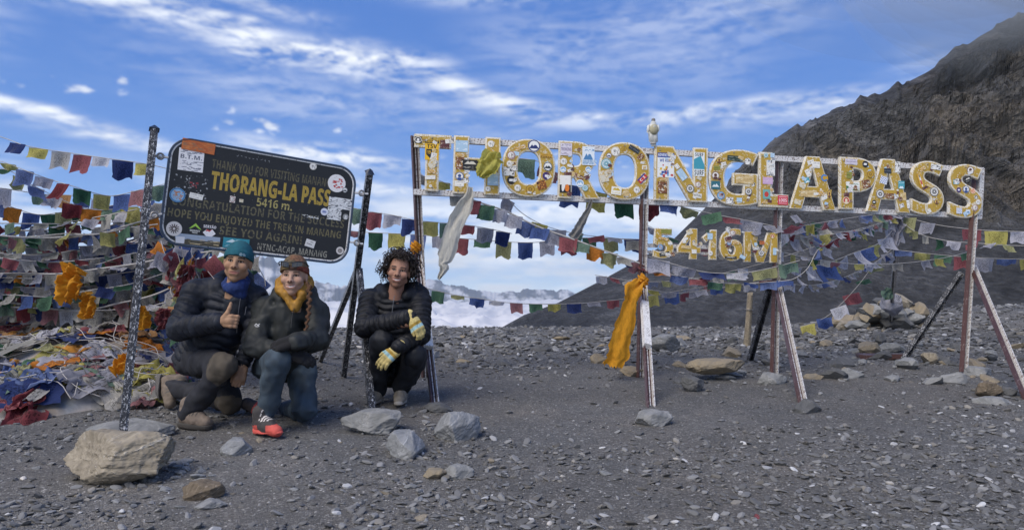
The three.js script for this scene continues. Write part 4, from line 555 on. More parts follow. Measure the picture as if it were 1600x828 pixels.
// ---------------------------------------------------------------- scarves, knots, rags
function drape(name, label, category, path, mat, { folds = 3, depth = .03, n = 56, rag = 0, tilt = 0 } = {}) {   // path: [px, py, D, width px]
  const P = path.map(p => at(p[0], p[1], p[2])), W = path.map(p => p[3] / FOCAL * p[2]), c = new THREE.CatmullRomCurve3(P, false, 'centripetal'), base = P[P.length - 1].clone();
  const g = grid(26, n, (i, j) => { const t = j * .9999, p = c.getPoint(t), k = t * (W.length - 1), a = Math.floor(k), w = lerp(W[a], W[Math.min(a + 1, W.length - 1)], k - a), tan = c.getTangent(t), sx_ = V(1, 0, 0).addScaledVector(tan, -tan.x).normalize(), nz = sx_.clone().cross(tan).normalize(); const x = (i - .5), edge = 1 + .22 * noise(t * 11, x > 0 ? 4 : 9, folds) + .1 * noise(t * 30, x > 0 ? 2 : 7), f = Math.sin(x * folds * 6.28 + t * 5 + 1.5 * noise(t * 4, folds)) * (.7 + .4 * Math.sin(t * 9 + x * 4)) + .16 * Math.sin(x * folds * 14.5 - t * 7 + 2 * noise(t * 6, 3)) + .5 * noise(x * 6, t * 13, folds); const out = p.addScaledVector(sx_, x * w * edge).addScaledVector(nz, f * depth * Math.min(1, w * 12) + depth * .35 * Math.cos(x * Math.PI)); if (j > .96) out.y += rag * (hashy(i * 31) - .5); return out.sub(base); }, (i, j) => [i * 2, j * 4]);
  const m = solo(name, g, mat, label, category); m.position.copy(base); return m;
}
function hashy(n) { const s = Math.sin(n * 127.1) * 43758.5453; return s - Math.floor(s); }
const silkOrange = cloth(.86, .40, .035, .4, plainWeave), silkWhite = cloth(.74, .72, .64, .4, plainWeave), silkYellow = cloth(.70, .66, .17, .5, plainWeave), plastic = cloth(.62, .60, .55, .35, plainWeave);
drape('ceremonial_scarf', 'long orange scarf hanging from the second letter post', 'scarf', [[1000, 438, 6.55, 16], [990, 452, 6.5, 30], [986, 470, 6.5, 20], [977, 510, 6.5, 30], [966, 550, 6.5, 36], [960, 574, 6.5, 34]], silkOrange, { folds: 1.3, depth: .022, rag: .03 });
drape('ceremonial_scarf', 'grey-white twisted scarf hanging below the letter H', 'scarf', [[735, 292, 6.6, 8], [733, 306, 6.6, 14], [727, 320, 6.58, 24], [714, 346, 6.56, 26], [703, 376, 6.55, 27], [695, 404, 6.55, 24], [690, 412, 6.55, 10], [693, 420, 6.55, 17], [685, 436, 6.55, 4]], silkWhite, { folds: 1.1, depth: .02, rag: .03 });
drape('torn_strip', 'thin torn strip hanging from the foot of the letter R', 'cloth strip', [[925, 312, 6.8, 4], [919, 328, 6.8, 8], [908, 350, 6.8, 13], [896, 372, 6.8, 18]], DYE.grey[2], { folds: 1.5, depth: .015 });
drape('ceremonial_scarf', 'yellow gauze scarf tied across the letter H', 'scarf', [[780, 240, 6.64, 16], [768, 244, 6.6, 34], [764, 256, 6.58, 38], [756, 268, 6.58, 26], [751, 278, 6.6, 12]], silkYellow, { folds: 2.2, depth: .03 });
function knot(px, py, D, r, mat, label) { const g = new THREE.IcosahedronGeometry(r, 4), p = g.attributes.position; for (let i = 0; i < p.count; i++) { const v = V(p.getX(i), p.getY(i), p.getZ(i)), n = v.clone().normalize(), k = 1 + .35 * Math.sin(n.x * 7 + n.y * 9) * .6 + .25 * noise(n.x * 4, n.y * 4, n.z * 4 + px); p.setXYZ(i, v.x * k, v.y * k * 1.2, v.z * k); } g.computeVertexNormals(); const m = solo('cloth_knot', g, mat, label, 'knot'); m.position.copy(at(px, py, D)); return m; }
knot(649, 386, 6.6, .045, silkOrange, 'orange cloth knotted on the left letter post'); knot(1004, 439, 6.6, .05, silkOrange, 'orange knot at the top of the long orange scarf');
{ // orange scarf bundles among the left flags
  drape('ceremonial_scarf', 'bright orange scarf bunched on the flag strings', 'scarf', [[118, 416, 5.7, 40], [108, 428, 5.68, 34], [104, 446, 5.66, 40], [110, 470, 5.66, 30]], silkOrange, { folds: 2, depth: .05, rag: .05 });
  drape('ceremonial_scarf', 'narrow orange scarf hanging under the bunched orange one', 'scarf', [[132, 456, 5.7, 16], [134, 474, 5.7, 24], [136, 498, 5.7, 20]], silkOrange, { folds: 2, depth: .04 });
  drape('ceremonial_scarf', 'orange scarf hanging beside the left board post', 'scarf', [[222, 478, 5.8, 8], [221, 492, 5.8, 22], [226, 514, 5.8, 20]], silkOrange, { folds: 1.5, depth: .04 });
  drape('red_cloth', 'pleated red cloth hanging below the black board', 'cloth', [[292, 414, 5.9, 22], [290, 440, 5.9, 28], [280, 466, 5.9, 20]], DYE.red[0], { folds: 3, depth: .03 });
  drape('red_cloth', 'short red cloth hanging just above the heap by the kneeling man', 'cloth', [[256, 482, 5.8, 18], [254, 498, 5.8, 24], [256, 514, 5.8, 22]], DYE.red[0], { folds: 3, depth: .03 });
  drape('ceremonial_scarf', 'yellow scarf trailing from the foot of the heap', 'scarf', [[196, 552, 5.3, 10], [188, 566, 5.25, 24], [180, 582, 5.2, 18]], silkOrange, { folds: 2, depth: .04 });
{ const f = onGround(232, 622), m = solo('white_cloth', crumpled[3], DYE.white[1], 'crumpled white cloth on the gravel beside the brown boot', 'cloth'); m.position.copy(f).y += .05; m.scale.set(.30, .38, .34); m.rotation.y = .6; }
  drape('red_rag', 'small red rag on the open gravel', 'rag', [[1180, 803, 3.05, 3], [1183, 806, 3.04, 9], [1186, 810, 3.02, 4]], DYE.red[0], { folds: 1, depth: .01, n: 8 });
}
{ // plastic-wrapped bundle on the frame above the second post
  const prof = [[0, 0], [.022, .002], [.018, .03], [.042, .05], [.046, .085], [.036, .11], [.046, .14], [.05, .175], [.042, .20], [.028, .215], [.024, .235], [.0, .25]].map(p => new THREE.Vector2(...p));
  const o = thing('wrapped_figure', 'small white plastic-wrapped figure standing on the letter frame', 'figure', at(1021, 229, 6.9));
  const g = new THREE.LatheGeometry(prof, 28), p = g.attributes.position; for (let i = 0; i < p.count; i++) { const k = 1 + .5 * noise(p.getX(i) * 40, p.getY(i) * 30, p.getZ(i) * 40); p.setXYZ(i, p.getX(i) * k, p.getY(i), p.getZ(i) * k); } g.computeVertexNormals();
  part('wrapping', g, new THREE.MeshPhysicalMaterial({ color: rgb(.62, .62, .58), roughness: .35, transmission: .25, thickness: 0 }), o);
  const core = new THREE.SphereGeometry(.034, 14, 10); core.scale(1.25, 1.5, 1); core.translate(.002, .155, .032); part('paper_core', core, std(rgb(.36, .33, .22), .9), o);
  const head = new THREE.SphereGeometry(.019, 14, 10); head.translate(.004, .252, 0); part('head', head, std(rgb(.18, .17, .16), .6), o);
  for (const s of [-1, 1]) { const a = new THREE.SphereGeometry(.02, 10, 8); a.scale(.7, 1.7, .6); a.translate(s * .046, .17, .01); part('arm', a, std(rgb(.6, .6, .57), .5), o); }
  const tie = new THREE.TorusGeometry(.024, .006, 8, 18); tie.rotateX(Math.PI / 2); tie.translate(0, .028, 0); part('tie', tie, cordMat, o);
}
// ================================================================ STONES
function stoneTex(a, b, c, seed, strata) {
  return texture(512, 512, (u, v, o) => { const n = tnoise(u, v, 8, seed, 6, .62), m = tnoise(u, v, 44, seed + 3, 4, .6), s = tnoise(u * .25, v, 34, seed + 6, 4) * strata, k = clamp(.5 + .7 * n + s), q = sstep(.25, .6, m + .4 * n); for (let i = 0; i < 3; i++) o[i] = Math.pow(clamp(lerp(lerp(a[i], b[i], k), c[i], q * .55) * (1 + .16 * m)), 1 / 2.2); return o; });
}
const rockMaps = { tan: stoneTex([.12, .10, .07], [.38, .33, .25], [.62, .58, .51], 1.5, .5), grey: stoneTex([.12, .125, .125], [.27, .27, .265], [.42, .42, .40], 4.5, .5), ochre: stoneTex([.17, .15, .12], [.31, .245, .15], [.42, .38, .31], 8.5, .5) };
const rockMat = {}; for (const k in rockMaps) { rockMat[k] = new THREE.MeshStandardMaterial({ map: rockMaps[k], bumpMap: rockMaps[k], bumpScale: .02, roughness: .93 }); }
rockMat.chip = std(rgb(.16, .165, .165), .9); rockMat.pale = new THREE.MeshStandardMaterial({ map: rockMaps.grey, color: rgb(1.0, 1.02, 1.06), roughness: .85, bumpMap: rockMaps.grey, bumpScale: .01 }); rockMat.dark = new THREE.MeshStandardMaterial({ map: rockMaps.grey, color: rgb(.45, .45, .46), roughness: .95, bumpMap: rockMaps.grey, bumpScale: .01 }); rockMat.brown = new THREE.MeshStandardMaterial({ map: rockMaps.tan, color: rgb(.55, .5, .46), roughness: .95 });
// boulder: strata-split block, finely meshed
function boulder(w, h, d, seed, strata = 1, detail = 40, dip = .25) {
  const g = mergeVertices(new THREE.IcosahedronGeometry(1, detail).deleteAttribute('uv').deleteAttribute('normal'), 1e-4), p = g.attributes.position, uv = [];
  const R = rng(seed * 733 + 11), planes = []; for (let k = 0; k < 15; k++) planes.push([V(R() - .5, (R() - .5) * .9, R() - .5).normalize(), .60 + R() * .36]); planes.push([V(0, 1, .15).normalize(), .8], [V(dip, 1, 0).normalize(), .82]);
  for (let i = 0; i < p.count; i++) {
    const x = p.getX(i), y = p.getY(i), z = p.getZ(i); let s = 1.05; for (const [m, d] of planes) { const t = x * m.x + y * m.y + z * m.z; if (t > .05) { const q = d / t, h = Math.max(.035 - Math.abs(s - q), 0) / .035; s = Math.min(s, q) - h * h * .035 * .25; } }
    const q = 3 / (w + h + d), X = x * s * w * q, Y = y * s * h * q, Z = z * s * d * q, lf = .55;
    const ly = Y - dip * X + .2 * noise(X * 1.6 + seed, Z * 1.6, 3), crack = strata * (.05 * (Math.abs(noise(ly * 5 + seed, X * .9, Z * .9)) - .3) + .018 * noise(ly * 14 + 2 * noise(X * 3, Z * 3, seed), X * 2.5 + seed, Z * 2.5));
    const k = s * 1.12 * (1 + .09 * fbm(X * 1.4 + seed, Y * 1.4, Z * 1.4, 3) + crack + .05 * fbm(X * 5, Y * 6 + seed, Z * 5, 4) * lf * 1.6 + .02 * ridged(X * 10, Y * 13, Z * 10 + seed, 3));
    p.setXYZ(i, x * k * w / 2, y * k * h / 2, z * k * d / 2); uv.push((x + z * .6) * .5 * Math.max(w, .2) * 1.6, (y - dip * x) * .5 * Math.max(h, .15) * 2.2 + z * .2);
  }
  g.setAttribute('uv', new THREE.Float32BufferAttribute(uv, 2)); g.computeVertexNormals(); return g;
}
// angular slate chips: convex, flat-faced
function chip(seed, flat, n = 11) {
  const R = rng(seed * 97 + 3), g = new THREE.IcosahedronGeometry(1, 1), p = g.attributes.position, planes = []; for (let k = 0; k < n; k++) planes.push([V(R() - .5, R() - .5, R() - .5).normalize(), .42 + R() * .4]);
  for (let i = 0; i < p.count; i++) { const v = V(p.getX(i), p.getY(i), p.getZ(i)); let s = 1; for (const [m, d] of planes) { const t = v.dot(m); if (t > 1e-3) s = Math.min(s, d / t); } p.setXYZ(i, v.x * s * (1 + .0), v.y * s * flat, v.z * s * (.75)); }
  const uv = []; for (let i = 0; i < p.count; i++) uv.push(p.getX(i) * .3 + seed * .13, p.getZ(i) * .3 + p.getY(i) * .3); g.setAttribute('uv', new THREE.Float32BufferAttribute(uv, 2)); g.computeVertexNormals(); g.computeBoundingBox(); return g;
}
const chips = []; for (let k = 0; k < 16; k++) chips.push(chip(k + 1, k % 3 ? .34 + (k % 4) * .08 : .62));
// a boulder whose outline fills that box of the survey picture, resting on the gravel
function rockIn(label, x0, x1, y0, y1, mat, { seed = 1, d = .8, sink = .12, strata = 1, turn = 0, detail = 26, category = 'rock', dip = .25, lift = 0, name = 'rock' } = {}) {
  const f = onGround((x0 + x1) / 2, y1 - (y1 - y0) * .08), D = -f.z, w = (x1 - x0) / FOCAL * D, h = (y1 - y0) / FOCAL * D * (1 + sink) * .96, m = solo(name, boulder(w, h, w * d, seed, strata, detail, dip), mat, label, category);
  m.position.set(f.x, groundY(f.x, f.z - w * d * .25) + h * (.5 - sink) + lift, f.z - w * d * .32); m.rotation.y = turn; return m;
}
rockIn('large tan layered boulder at the foot of the left board post', 88, 266, 682, 764, rockMat.tan, { seed: 4, d: .62, detail: 60, strata: 1.25, dip: -.18, name: 'boulder', category: 'boulder', sink: .08 });
rockIn('grey block behind the top of the large tan boulder', 112, 232, 664, 700, rockMat.grey, { seed: 14, d: .6, detail: 30 }).position.z -= .12;
rockIn('rough grey rock under the front brace of the black board', 540, 628, 645, 682, rockMat.grey, { seed: 6, d: .7, detail: 34 });
rockIn('pale grey pointed rock in front of the left letter brace', 682, 748, 647, 694, rockMat.pale, { seed: 9, d: .8, detail: 34, strata: .8, dip: .8 });
rockIn('tilted flat grey slab between the two paler rocks', 606, 662, 678, 720, rockMat.pale, { seed: 12, d: 1.4, detail: 26, strata: .7, dip: .6, sink: .3 });
rockIn('orange-stained stone beside a flat grey one', 662, 694, 734, 751, rockMat.ochre, { seed: 13, d: .8, detail: 18, sink: .3 });
rockIn('flat grey stone beside the orange-stained one', 690, 736, 728, 751, rockMat.grey, { seed: 15, d: .6, detail: 22, sink: .3 });
rockIn('low grey rock at the foot of the second letter brace', 996, 1050, 642, 668, rockMat.grey, { seed: 17, d: .7, detail: 26, sink: .25 });
rockIn('flat ochre rock lying behind the second letter brace', 1083, 1166, 572, 598, rockMat.ochre, { seed: 18, d: .55, detail: 34, strata: .8, lift: .05, sink: 0 });
rockIn('dark broken rock propping the flat ochre rock', 1070, 1106, 588, 614, rockMat.dark, { seed: 19, d: .9, detail: 22 });
rockIn('flat brown slab on the rubble beside the large boulder', 277, 338, 757, 786, rockMat.brown, { seed: 21, d: .7, detail: 26, strata: 1.2, dip: .3, sink: .2 });
rockIn('thin grey slab under the flat brown one', 300, 344, 784, 798, rockMat.grey, { seed: 22, d: .7, detail: 16, sink: .35 });
rockIn('half-buried grey stone in front of the kneeling woman', 341, 388, 686, 713, rockMat.pale, { seed: 23, d: .9, detail: 22, sink: .35 });
rockIn('brown split rock near the right end brace', 1534, 1572, 598, 622, rockMat.brown, { seed: 24, d: .8, detail: 26 });
rockIn('dark rock beside the brown split rock', 1566, 1592, 606, 620, rockMat.dark, { seed: 25, d: .8, detail: 18 });
rockIn('flat pale slab in front of the brown split rock', 1538, 1592, 620, 633, rockMat.grey, { seed: 26, d: .8, detail: 18, sink: .4 });
rockIn('gravel-covered stone at the foot of the third letter post', 1190, 1240, 582, 602, rockMat.grey, { seed: 27, d: .8, detail: 26, sink: .35 });
rockIn('small rock at the foot of the third letter brace', 1244, 1284, 622, 648, rockMat.dark, { seed: 28, d: .8, detail: 22, sink: .4 });
rockIn('tan stone at the foot of the second letter post', 973, 1010, 574, 590, rockMat.ochre, { seed: 29, d: .8, detail: 18, sink: .3 });
rockIn('grey stone at the foot of the left letter brace', 662, 706, 628, 645, rockMat.dark, { seed: 30, d: .8, detail: 18, sink: .4 });
rockIn('large grey slab behind the third letter post', 1015, 1066, 524, 552, rockMat.grey, { seed: 31, d: .7, detail: 24, dip: -.5 });
rockIn('tan block at the foot of the cairn', 1306, 1356, 492, 512, rockMat.ochre, { seed: 32, d: .7, detail: 20 });
rockIn('round ochre rock between the cairn and the end brace', 1346, 1384, 534, 556, rockMat.ochre, { seed: 33, d: .8, detail: 20 });
rockIn('grey rock beside the round ochre rock', 1384, 1416, 536, 552, rockMat.grey, { seed: 34, d: .8, detail: 18 });
rockIn('upright dark rock above the round ochre rock', 1368, 1386, 520, 540, rockMat.dark, { seed: 35, d: .8, detail: 18 });
rockIn('pale crumbling rock between the end brace and the end post', 1446, 1474, 552, 570, rockMat.tan, { seed: 36, d: .8, detail: 20 });
rockIn('half-buried slab at the foot of the end post', 1512, 1560, 574, 590, rockMat.grey, { seed: 37, d: .8, detail: 18, sink: .35 });
{ // rusty plank under the dark end brace
  const a = onGround(1344, 561), b = onGround(1420, 563), g = UVs(new THREE.BoxGeometry(a.distanceTo(b), .05, .16, 12, 1, 2)); const p = g.attributes.position; for (let i = 0; i < p.count; i++) p.setY(i, p.getY(i) + .015 * noise(p.getX(i) * 6, p.getZ(i) * 8)); g.computeVertexNormals();
  const m = solo('plank', g, MAT.primer, 'rusty brown plank on the gravel under the black end brace', 'plank'); m.position.copy(a.clone().lerp(b, .5)).add(V(0, .03, -.05)); m.rotation.y = -Math.atan2(b.z - a.z, b.x - a.x);
}
{ // weathered stake
  const f = onGround(1168, 541), D = -f.z, h = 84 / FOCAL * D, o = thing('wooden_stake', 'grey weathered stake standing behind the number posts', 'stake', f.clone().add(V(0, -.03, 0)));
  const g = new THREE.CylinderGeometry(.036, .05, h, 12, 14), p = g.attributes.position; for (let i = 0; i < p.count; i++) { const a = Math.atan2(p.getZ(i), p.getX(i)), k = 1 + .14 * Math.sin(a * 6) + .08 * noise(a * 3, p.getY(i) * 3); p.setXYZ(i, p.getX(i) * k + .012 * (p.getY(i) / h), p.getY(i) + (p.getY(i) > h * .45 ? .04 * noise(a * 2, 5) : 0), p.getZ(i) * k); } g.translate(0, h / 2, 0); g.computeVertexNormals(); o.rotation.z = -.06;
  part('shaft', g, new THREE.MeshStandardMaterial({ map: rockMaps.tan, color: rgb(.85, .83, .8), roughness: .9 }), o); const w = new THREE.TorusGeometry(.052, .006, 6, 18); w.rotateX(Math.PI / 2); w.translate(0, h * .72, 0); part('wire', w, MAT.bolt, o);
}
// ---------------------------------------------------------------- cairn with its flag pole
{
  const f = onGround(1392, 512), D = -f.z, o = thing('stone_cairn', 'low cairn of piled stones holding the flag pole', 'cairn', f), R = rng(71), s = D / FOCAL;
  const mats = [rockMat.grey, rockMat.dark, rockMat.ochre, rockMat.grey, rockMat.dark, rockMat.tan];
  for (let k = 0; k < 70; k++) { const t = R(), lay = Math.floor(t * 3.6), r = (1 - lay * .25) * 72 * s, a = R() * 6.28, q = Math.sqrt(R()); const m = part('stone', chips[Math.floor(R() * 16)], mats[Math.floor(R() * 6)], o), z = (.09 + .17 * R()) * D / 10; m.scale.set(z * 1.2, z * 1.15, z); m.position.set(Math.cos(a) * r * q, lay * 10.5 * s + .05, Math.sin(a) * r * q * .7); m.rotation.set((R() - .5) * .7, R() * 6, (R() - .5) * .7); }
  const P = thing('flag_pole', 'thin metal pole standing in the cairn', 'pole', f.clone().add(V(0, .02, 0))), top = at(1404, 338, PD), pb = f.clone().add(V(0, .02, 0)), t = top.clone().sub(pb);
  const g = bar(V(0, 0, 0), t, .055, .055, V(1, 0, 0)); part('shaft', g, MAT.blackPaint, P); part('bright_edge', bar(V(0, 0, 0), t, .02, .006, V(1, 0, 0), [.012, .031]), MAT.palePaint, P);
  const b = boulder(.36, .42, .36, 77, 0, 16); const m = solo('cloth_bundle', b, DYE.white[2], 'grey cloth bundle wrapped round the foot of the flag pole', 'cloth'); m.position.copy(pb).add(t.clone().multiplyScalar(.26));
  drape('green_scarf', 'pale green scarf tied low on the flag pole', 'scarf', [[1391, 450, PD - .15, 8], [1388, 458, PD - .15, 18], [1390, 468, PD - .15, 14]], DYE.green[1], { folds: 2, depth: .03, n: 12 });
  knot(1404, 337, PD - .05, .075, DYE.white[0], 'pale cloth knotted at the top of the flag pole');
  drape('cloth_wrap', 'pale twisted cloths wrapped down the flag pole', 'cloth', [[1405, 338, PD - .1, 12], [1403, 356, PD - .1, 22], [1401, 372, PD - .1, 14], [1399, 388, PD - .1, 8]], DYE.white[0], { folds: 2, depth: .05, n: 20 });
}
// ---------------------------------------------------------------- loose stones one can pick out
{
  const said = new Map([[rockMat.grey, 'mid grey'], [rockMat.dark, 'dark grey'], [rockMat.ochre, 'ochre'], [rockMat.pale, 'pale grey'], [rockMat.tan, 'tan']]), R = rng(8080), put = (n, zone, label, group, sizes, mats) => { for (let k = 0; k < n; k++) {
    const [px, py] = zone(), f = onGround(px, py), s = lerp(sizes[0], sizes[1], Math.pow(R(), 2.2)), g = chips[Math.floor(R() * 16)], mk = Math.floor(R() * mats.length), m = solo('stone', g, mats[mk], label.replace('#', said.get(mats[mk])), 'stone', group);
    m.scale.set(s * (.9 + .5 * R()), s * (.6 + .5 * R()), s); m.position.set(f.x, groundY(f.x, f.z) + s * .10, f.z); m.rotation.set((R() - .5) * .5, R() * 6.28, (R() - .5) * .4); } };
  put(90, () => [lerp(520, 1640, R()), lerp(516, 575, Math.pow(R(), .8))], '# slate stone lying loose on the rough ground behind the letter sign', 'loose stones behind the letter sign', [.05, .20], [rockMat.grey, rockMat.dark, rockMat.dark, rockMat.grey, rockMat.dark, rockMat.ochre]);
  put(70, () => [lerp(1040, 1640, R()), lerp(500, 600, R())], '# weathered stone strewn round the cairn and the right-hand posts', 'stones round the cairn and right-hand posts', [.05, .18], [rockMat.grey, rockMat.dark, rockMat.dark, rockMat.ochre, rockMat.grey]);
  put(46, () => { const a = R() * 6.28, q = Math.sqrt(R()); return [286 + Math.cos(a) * 52 * q, 752 + Math.sin(a) * 36 * q]; }, '# angular stone in the rubble beside the large tan boulder', 'rubble beside the large boulder', [.018, .05], [rockMat.grey, rockMat.grey, rockMat.pale]);
  put(64, () => [lerp(20, 1000, R()), lerp(660, 822, R())], 'small # stone lying on the open gravel in front of the people', 'small stones on the front gravel', [.014, .042], [rockMat.pale, rockMat.grey, rockMat.grey, rockMat.tan]);
  put(34, () => [lerp(1000, 1590, R()), lerp(600, 822, R())], 'small # stone on the smooth gravel below the letter sign', 'small stones below the letter sign', [.012, .036], [rockMat.pale, rockMat.grey]);
}
// ---------------------------------------------------------------- gravel nobody could count
(() => {
  const R = rng(606), kinds = 5, per = 13000, mat = std(rgb(1, 1, 1), .92), M = new THREE.Matrix4(), q = new THREE.Quaternion(), e = new THREE.Euler(), C = new THREE.Color();
  const o = new THREE.Group(); o.name = 'gravel'; tag(o, 'loose dark slate gravel and chips covering the pass', 'gravel', null, 'stuff'); scene.add(o);
  for (let k = 0; k < kinds; k++) {
    const im = new THREE.InstancedMesh(chip(200 + k, [.5, .35, .6, .3, .42][k], 8), mat, per); im.name = 'chips'; im.userData.kind = 'stuff'; im.castShadow = im.receiveShadow = true;
    for (let n = 0; n < per; n++) {
      let D, x, dens; do { D = 2.3 * Math.pow(17 / 2.3, Math.pow(R(), 1.15)); x = (R() - .5) * 2 * (D * .74 + .4); dens = .14 + 1.1 * sstep(-.05, .45, fbm(x * .5 + 4, D * .5, 2, 3) + .4 * sstep(.4, -2.2, x) * sstep(6, 4, D)) + .5 * sstep(6.2, 7.5, D); } while (R() > dens);
      const z = -D, big = Math.pow(R(), 6), s = (.004 + .026 * big) * (D > 6 ? lerp(1, 2.6, sstep(6, 12, D)) : 1) * (.8 + .4 * R());
      e.set((R() - .5) * .9, R() * 6.28, (R() - .5) * .9); q.setFromEuler(e); M.compose(V(x, groundY(x, z) + s * .18, z), q, V(s * 1.2, s, s)); im.setMatrixAt(n, M);
      const t = R(), v = t < .035 ? .28 + .25 * R() : t < .4 ? .15 + .08 * R() : .08 + .06 * R(), warm = R() < .12 ? .06 : 0; C.setRGB(v * (1 + warm), v, v * (1.0 - warm * 1.6)); im.setColorAt(n, C);
    }
    o.add(im);
  }
})();
// ================================================================ PEOPLE
// a solid given by distances on a grid, skinned with surface nets
function skin(lo, hi, cell, f, colf) {
  const nx = Math.ceil((hi.x - lo.x) / cell) + 1, ny = Math.ceil((hi.y - lo.y) / cell) + 1, nz = Math.ceil((hi.z - lo.z) / cell) + 1, F = new Float32Array(nx * ny * nz), id = new Int32Array(nx * ny * nz).fill(-1);
  for (let k = 0, n = 0; k < nz; k++) for (let j = 0; j < ny; j++) for (let i = 0; i < nx; i++, n++) F[n] = f(lo.x + i * cell, lo.y + j * cell, lo.z + k * cell);
  const pos = [], col = [], idx = [], sx_ = 1, sy_ = nx, sz_ = nx * ny, C = [0, sx_, sy_, sx_ + sy_, sz_, sz_ + sx_, sz_ + sy_, sz_ + sx_ + sy_], E = [[0, 1], [2, 3], [4, 5], [6, 7], [0, 2], [1, 3], [4, 6], [5, 7], [0, 4], [1, 5], [2, 6], [3, 7]];
  for (let k = 0; k < nz - 1; k++) for (let j = 0; j < ny - 1; j++) for (let i = 0; i < nx - 1; i++) {
    const n = i + j * nx + k * sz_; let m = 0; for (let c = 0; c < 8; c++) if (F[n + C[c]] < 0) m |= 1 << c; if (m === 0 || m === 255) continue;
    let x = 0, y = 0, z = 0, q = 0; for (const [a, b] of E) { const fa = F[n + C[a]], fb = F[n + C[b]]; if (fa < 0 === fb < 0) continue; const t = fa / (fa - fb); x += lerp(a & 1, b & 1, t); y += lerp(a >> 1 & 1, b >> 1 & 1, t); z += lerp(a >> 2, b >> 2, t); q++; }
    id[n] = pos.length / 3; const X = lo.x + (i + x / q) * cell, Y = lo.y + (j + y / q) * cell, Z = lo.z + (k + z / q) * cell; pos.push(X, Y, Z); if (colf) { const c = colf(X, Y, Z); col.push(c[0], c[1], c[2]); }
  }
  const quad = (a, b, c, d, flip) => { if (a < 0 || b < 0 || c < 0 || d < 0) return; flip ? idx.push(a, c, b, a, d, c) : idx.push(a, b, c, a, c, d); };
  for (let k = 1; k < nz - 1; k++) for (let j = 1; j < ny - 1; j++) for (let i = 1; i < nx - 1; i++) {
    const n = i + j * nx + k * sz_, s = F[n] < 0;
    if (s !== F[n + sx_] < 0) quad(id[n - sy_ - sz_], id[n - sz_], id[n], id[n - sy_], !s);
    if (s !== F[n + sy_] < 0) quad(id[n - sx_ - sz_], id[n - sx_], id[n], id[n - sz_], !s);
    if (s !== F[n + sz_] < 0) quad(id[n - sx_ - sy_], id[n - sy_], id[n], id[n - sx_], !s);
  }
  const g = new THREE.BufferGeometry(); g.setAttribute('position', new THREE.Float32BufferAttribute(pos, 3)); if (colf) g.setAttribute('color', new THREE.Float32BufferAttribute(col, 3)); g.setIndex(idx); g.computeVertexNormals(); return g;
}
const smin = (a, b, k) => { const h = Math.max(k - Math.abs(a - b), 0) / k; return Math.min(a, b) - h * h * k * .25; };
// bone: tapered capsule a-b, radii ra-rb; q: puffed baffles [spacing, depth]
function bone(a, b, ra, rb, q) { const dx = b.x - a.x, dy = b.y - a.y, dz = b.z - a.z, L2 = dx * dx + dy * dy + dz * dz + 1e-9, L = Math.sqrt(L2), R = Math.max(ra, rb) + .02; return { lo: [Math.min(a.x, b.x) - R, Math.min(a.y, b.y) - R, Math.min(a.z, b.z) - R], hi: [Math.max(a.x, b.x) + R, Math.max(a.y, b.y) + R, Math.max(a.z, b.z) + R],
  d(x, y, z) { const px = x - a.x, py = y - a.y, pz = z - a.z; const t = (px * dx + py * dy + pz * dz) / L2, h = t < 0 ? 0 : t > 1 ? 1 : t, ex = px - dx * h, ey = py - dy * h, ez = pz - dz * h; let r = ra + (rb - ra) * h; if (q) r += q[1] * (Math.abs(Math.sin((t * L / q[0] + .45 * noise(x * 8, y * 8, z * 8)) * Math.PI)) - .55); return Math.sqrt(ex * ex + ey * ey + ez * ez) - r; } }; }
function egg(c, rx, ry, rz) { const m = Math.min(rx, ry, rz), R = Math.max(rx, ry, rz) + .02; return { lo: [c.x - R, c.y - R, c.z - R], hi: [c.x + R, c.y + R, c.z + R], d(x, y, z) { const X = (x - c.x) / rx, Y = (y - c.y) / ry, Z = (z - c.z) / rz, l = Math.sqrt(X * X + Y * Y + Z * Z), X2 = X / rx, Y2 = Y / ry, Z2 = Z / rz, g = Math.sqrt(X2 * X2 + Y2 * Y2 + Z2 * Z2); return g > 1e-6 ? l * (l - 1) / g : -m; } }; }
function boneField(list, k, rough) {                                             // smooth union, with cloth creases
  return (x, y, z) => { let d = 1; for (const b of list) { if (x < b.lo[0] - .04 || y < b.lo[1] - .04 || z < b.lo[2] - .04 || x > b.hi[0] + .04 || y > b.hi[1] + .04 || z > b.hi[2] + .04) continue; d = smin(d, b.d(x, y, z), k); } if (rough && d < .05 && d > -.05) d += .0022 * (Math.abs(noise(x * 55, y * 42, z * 55)) - .3) + rough[0] * fbm(x * rough[1], y * rough[1] * .8, z * rough[1], 2) + rough[0] * .7 * (Math.abs(noise(x * rough[1] * .6 + 9, y * rough[1] * .9, z * rough[1] * .6)) - .3); return d; };
}
function boundsOf(list, m = .03) { const lo = V(9, 9, 9), hi = V(-9, -9, -9); for (const b of list) { lo.min(V(...b.lo)); hi.max(V(...b.hi)); } return [lo.subScalar(m), hi.addScalar(m)]; }
function garment(list, cell, k, rough, colf) { const [lo, hi] = boundsOf(list); return skin(lo, hi, cell, boneField(list, k, rough), colf); }
const cl = (r, g, b) => [r, g, b];
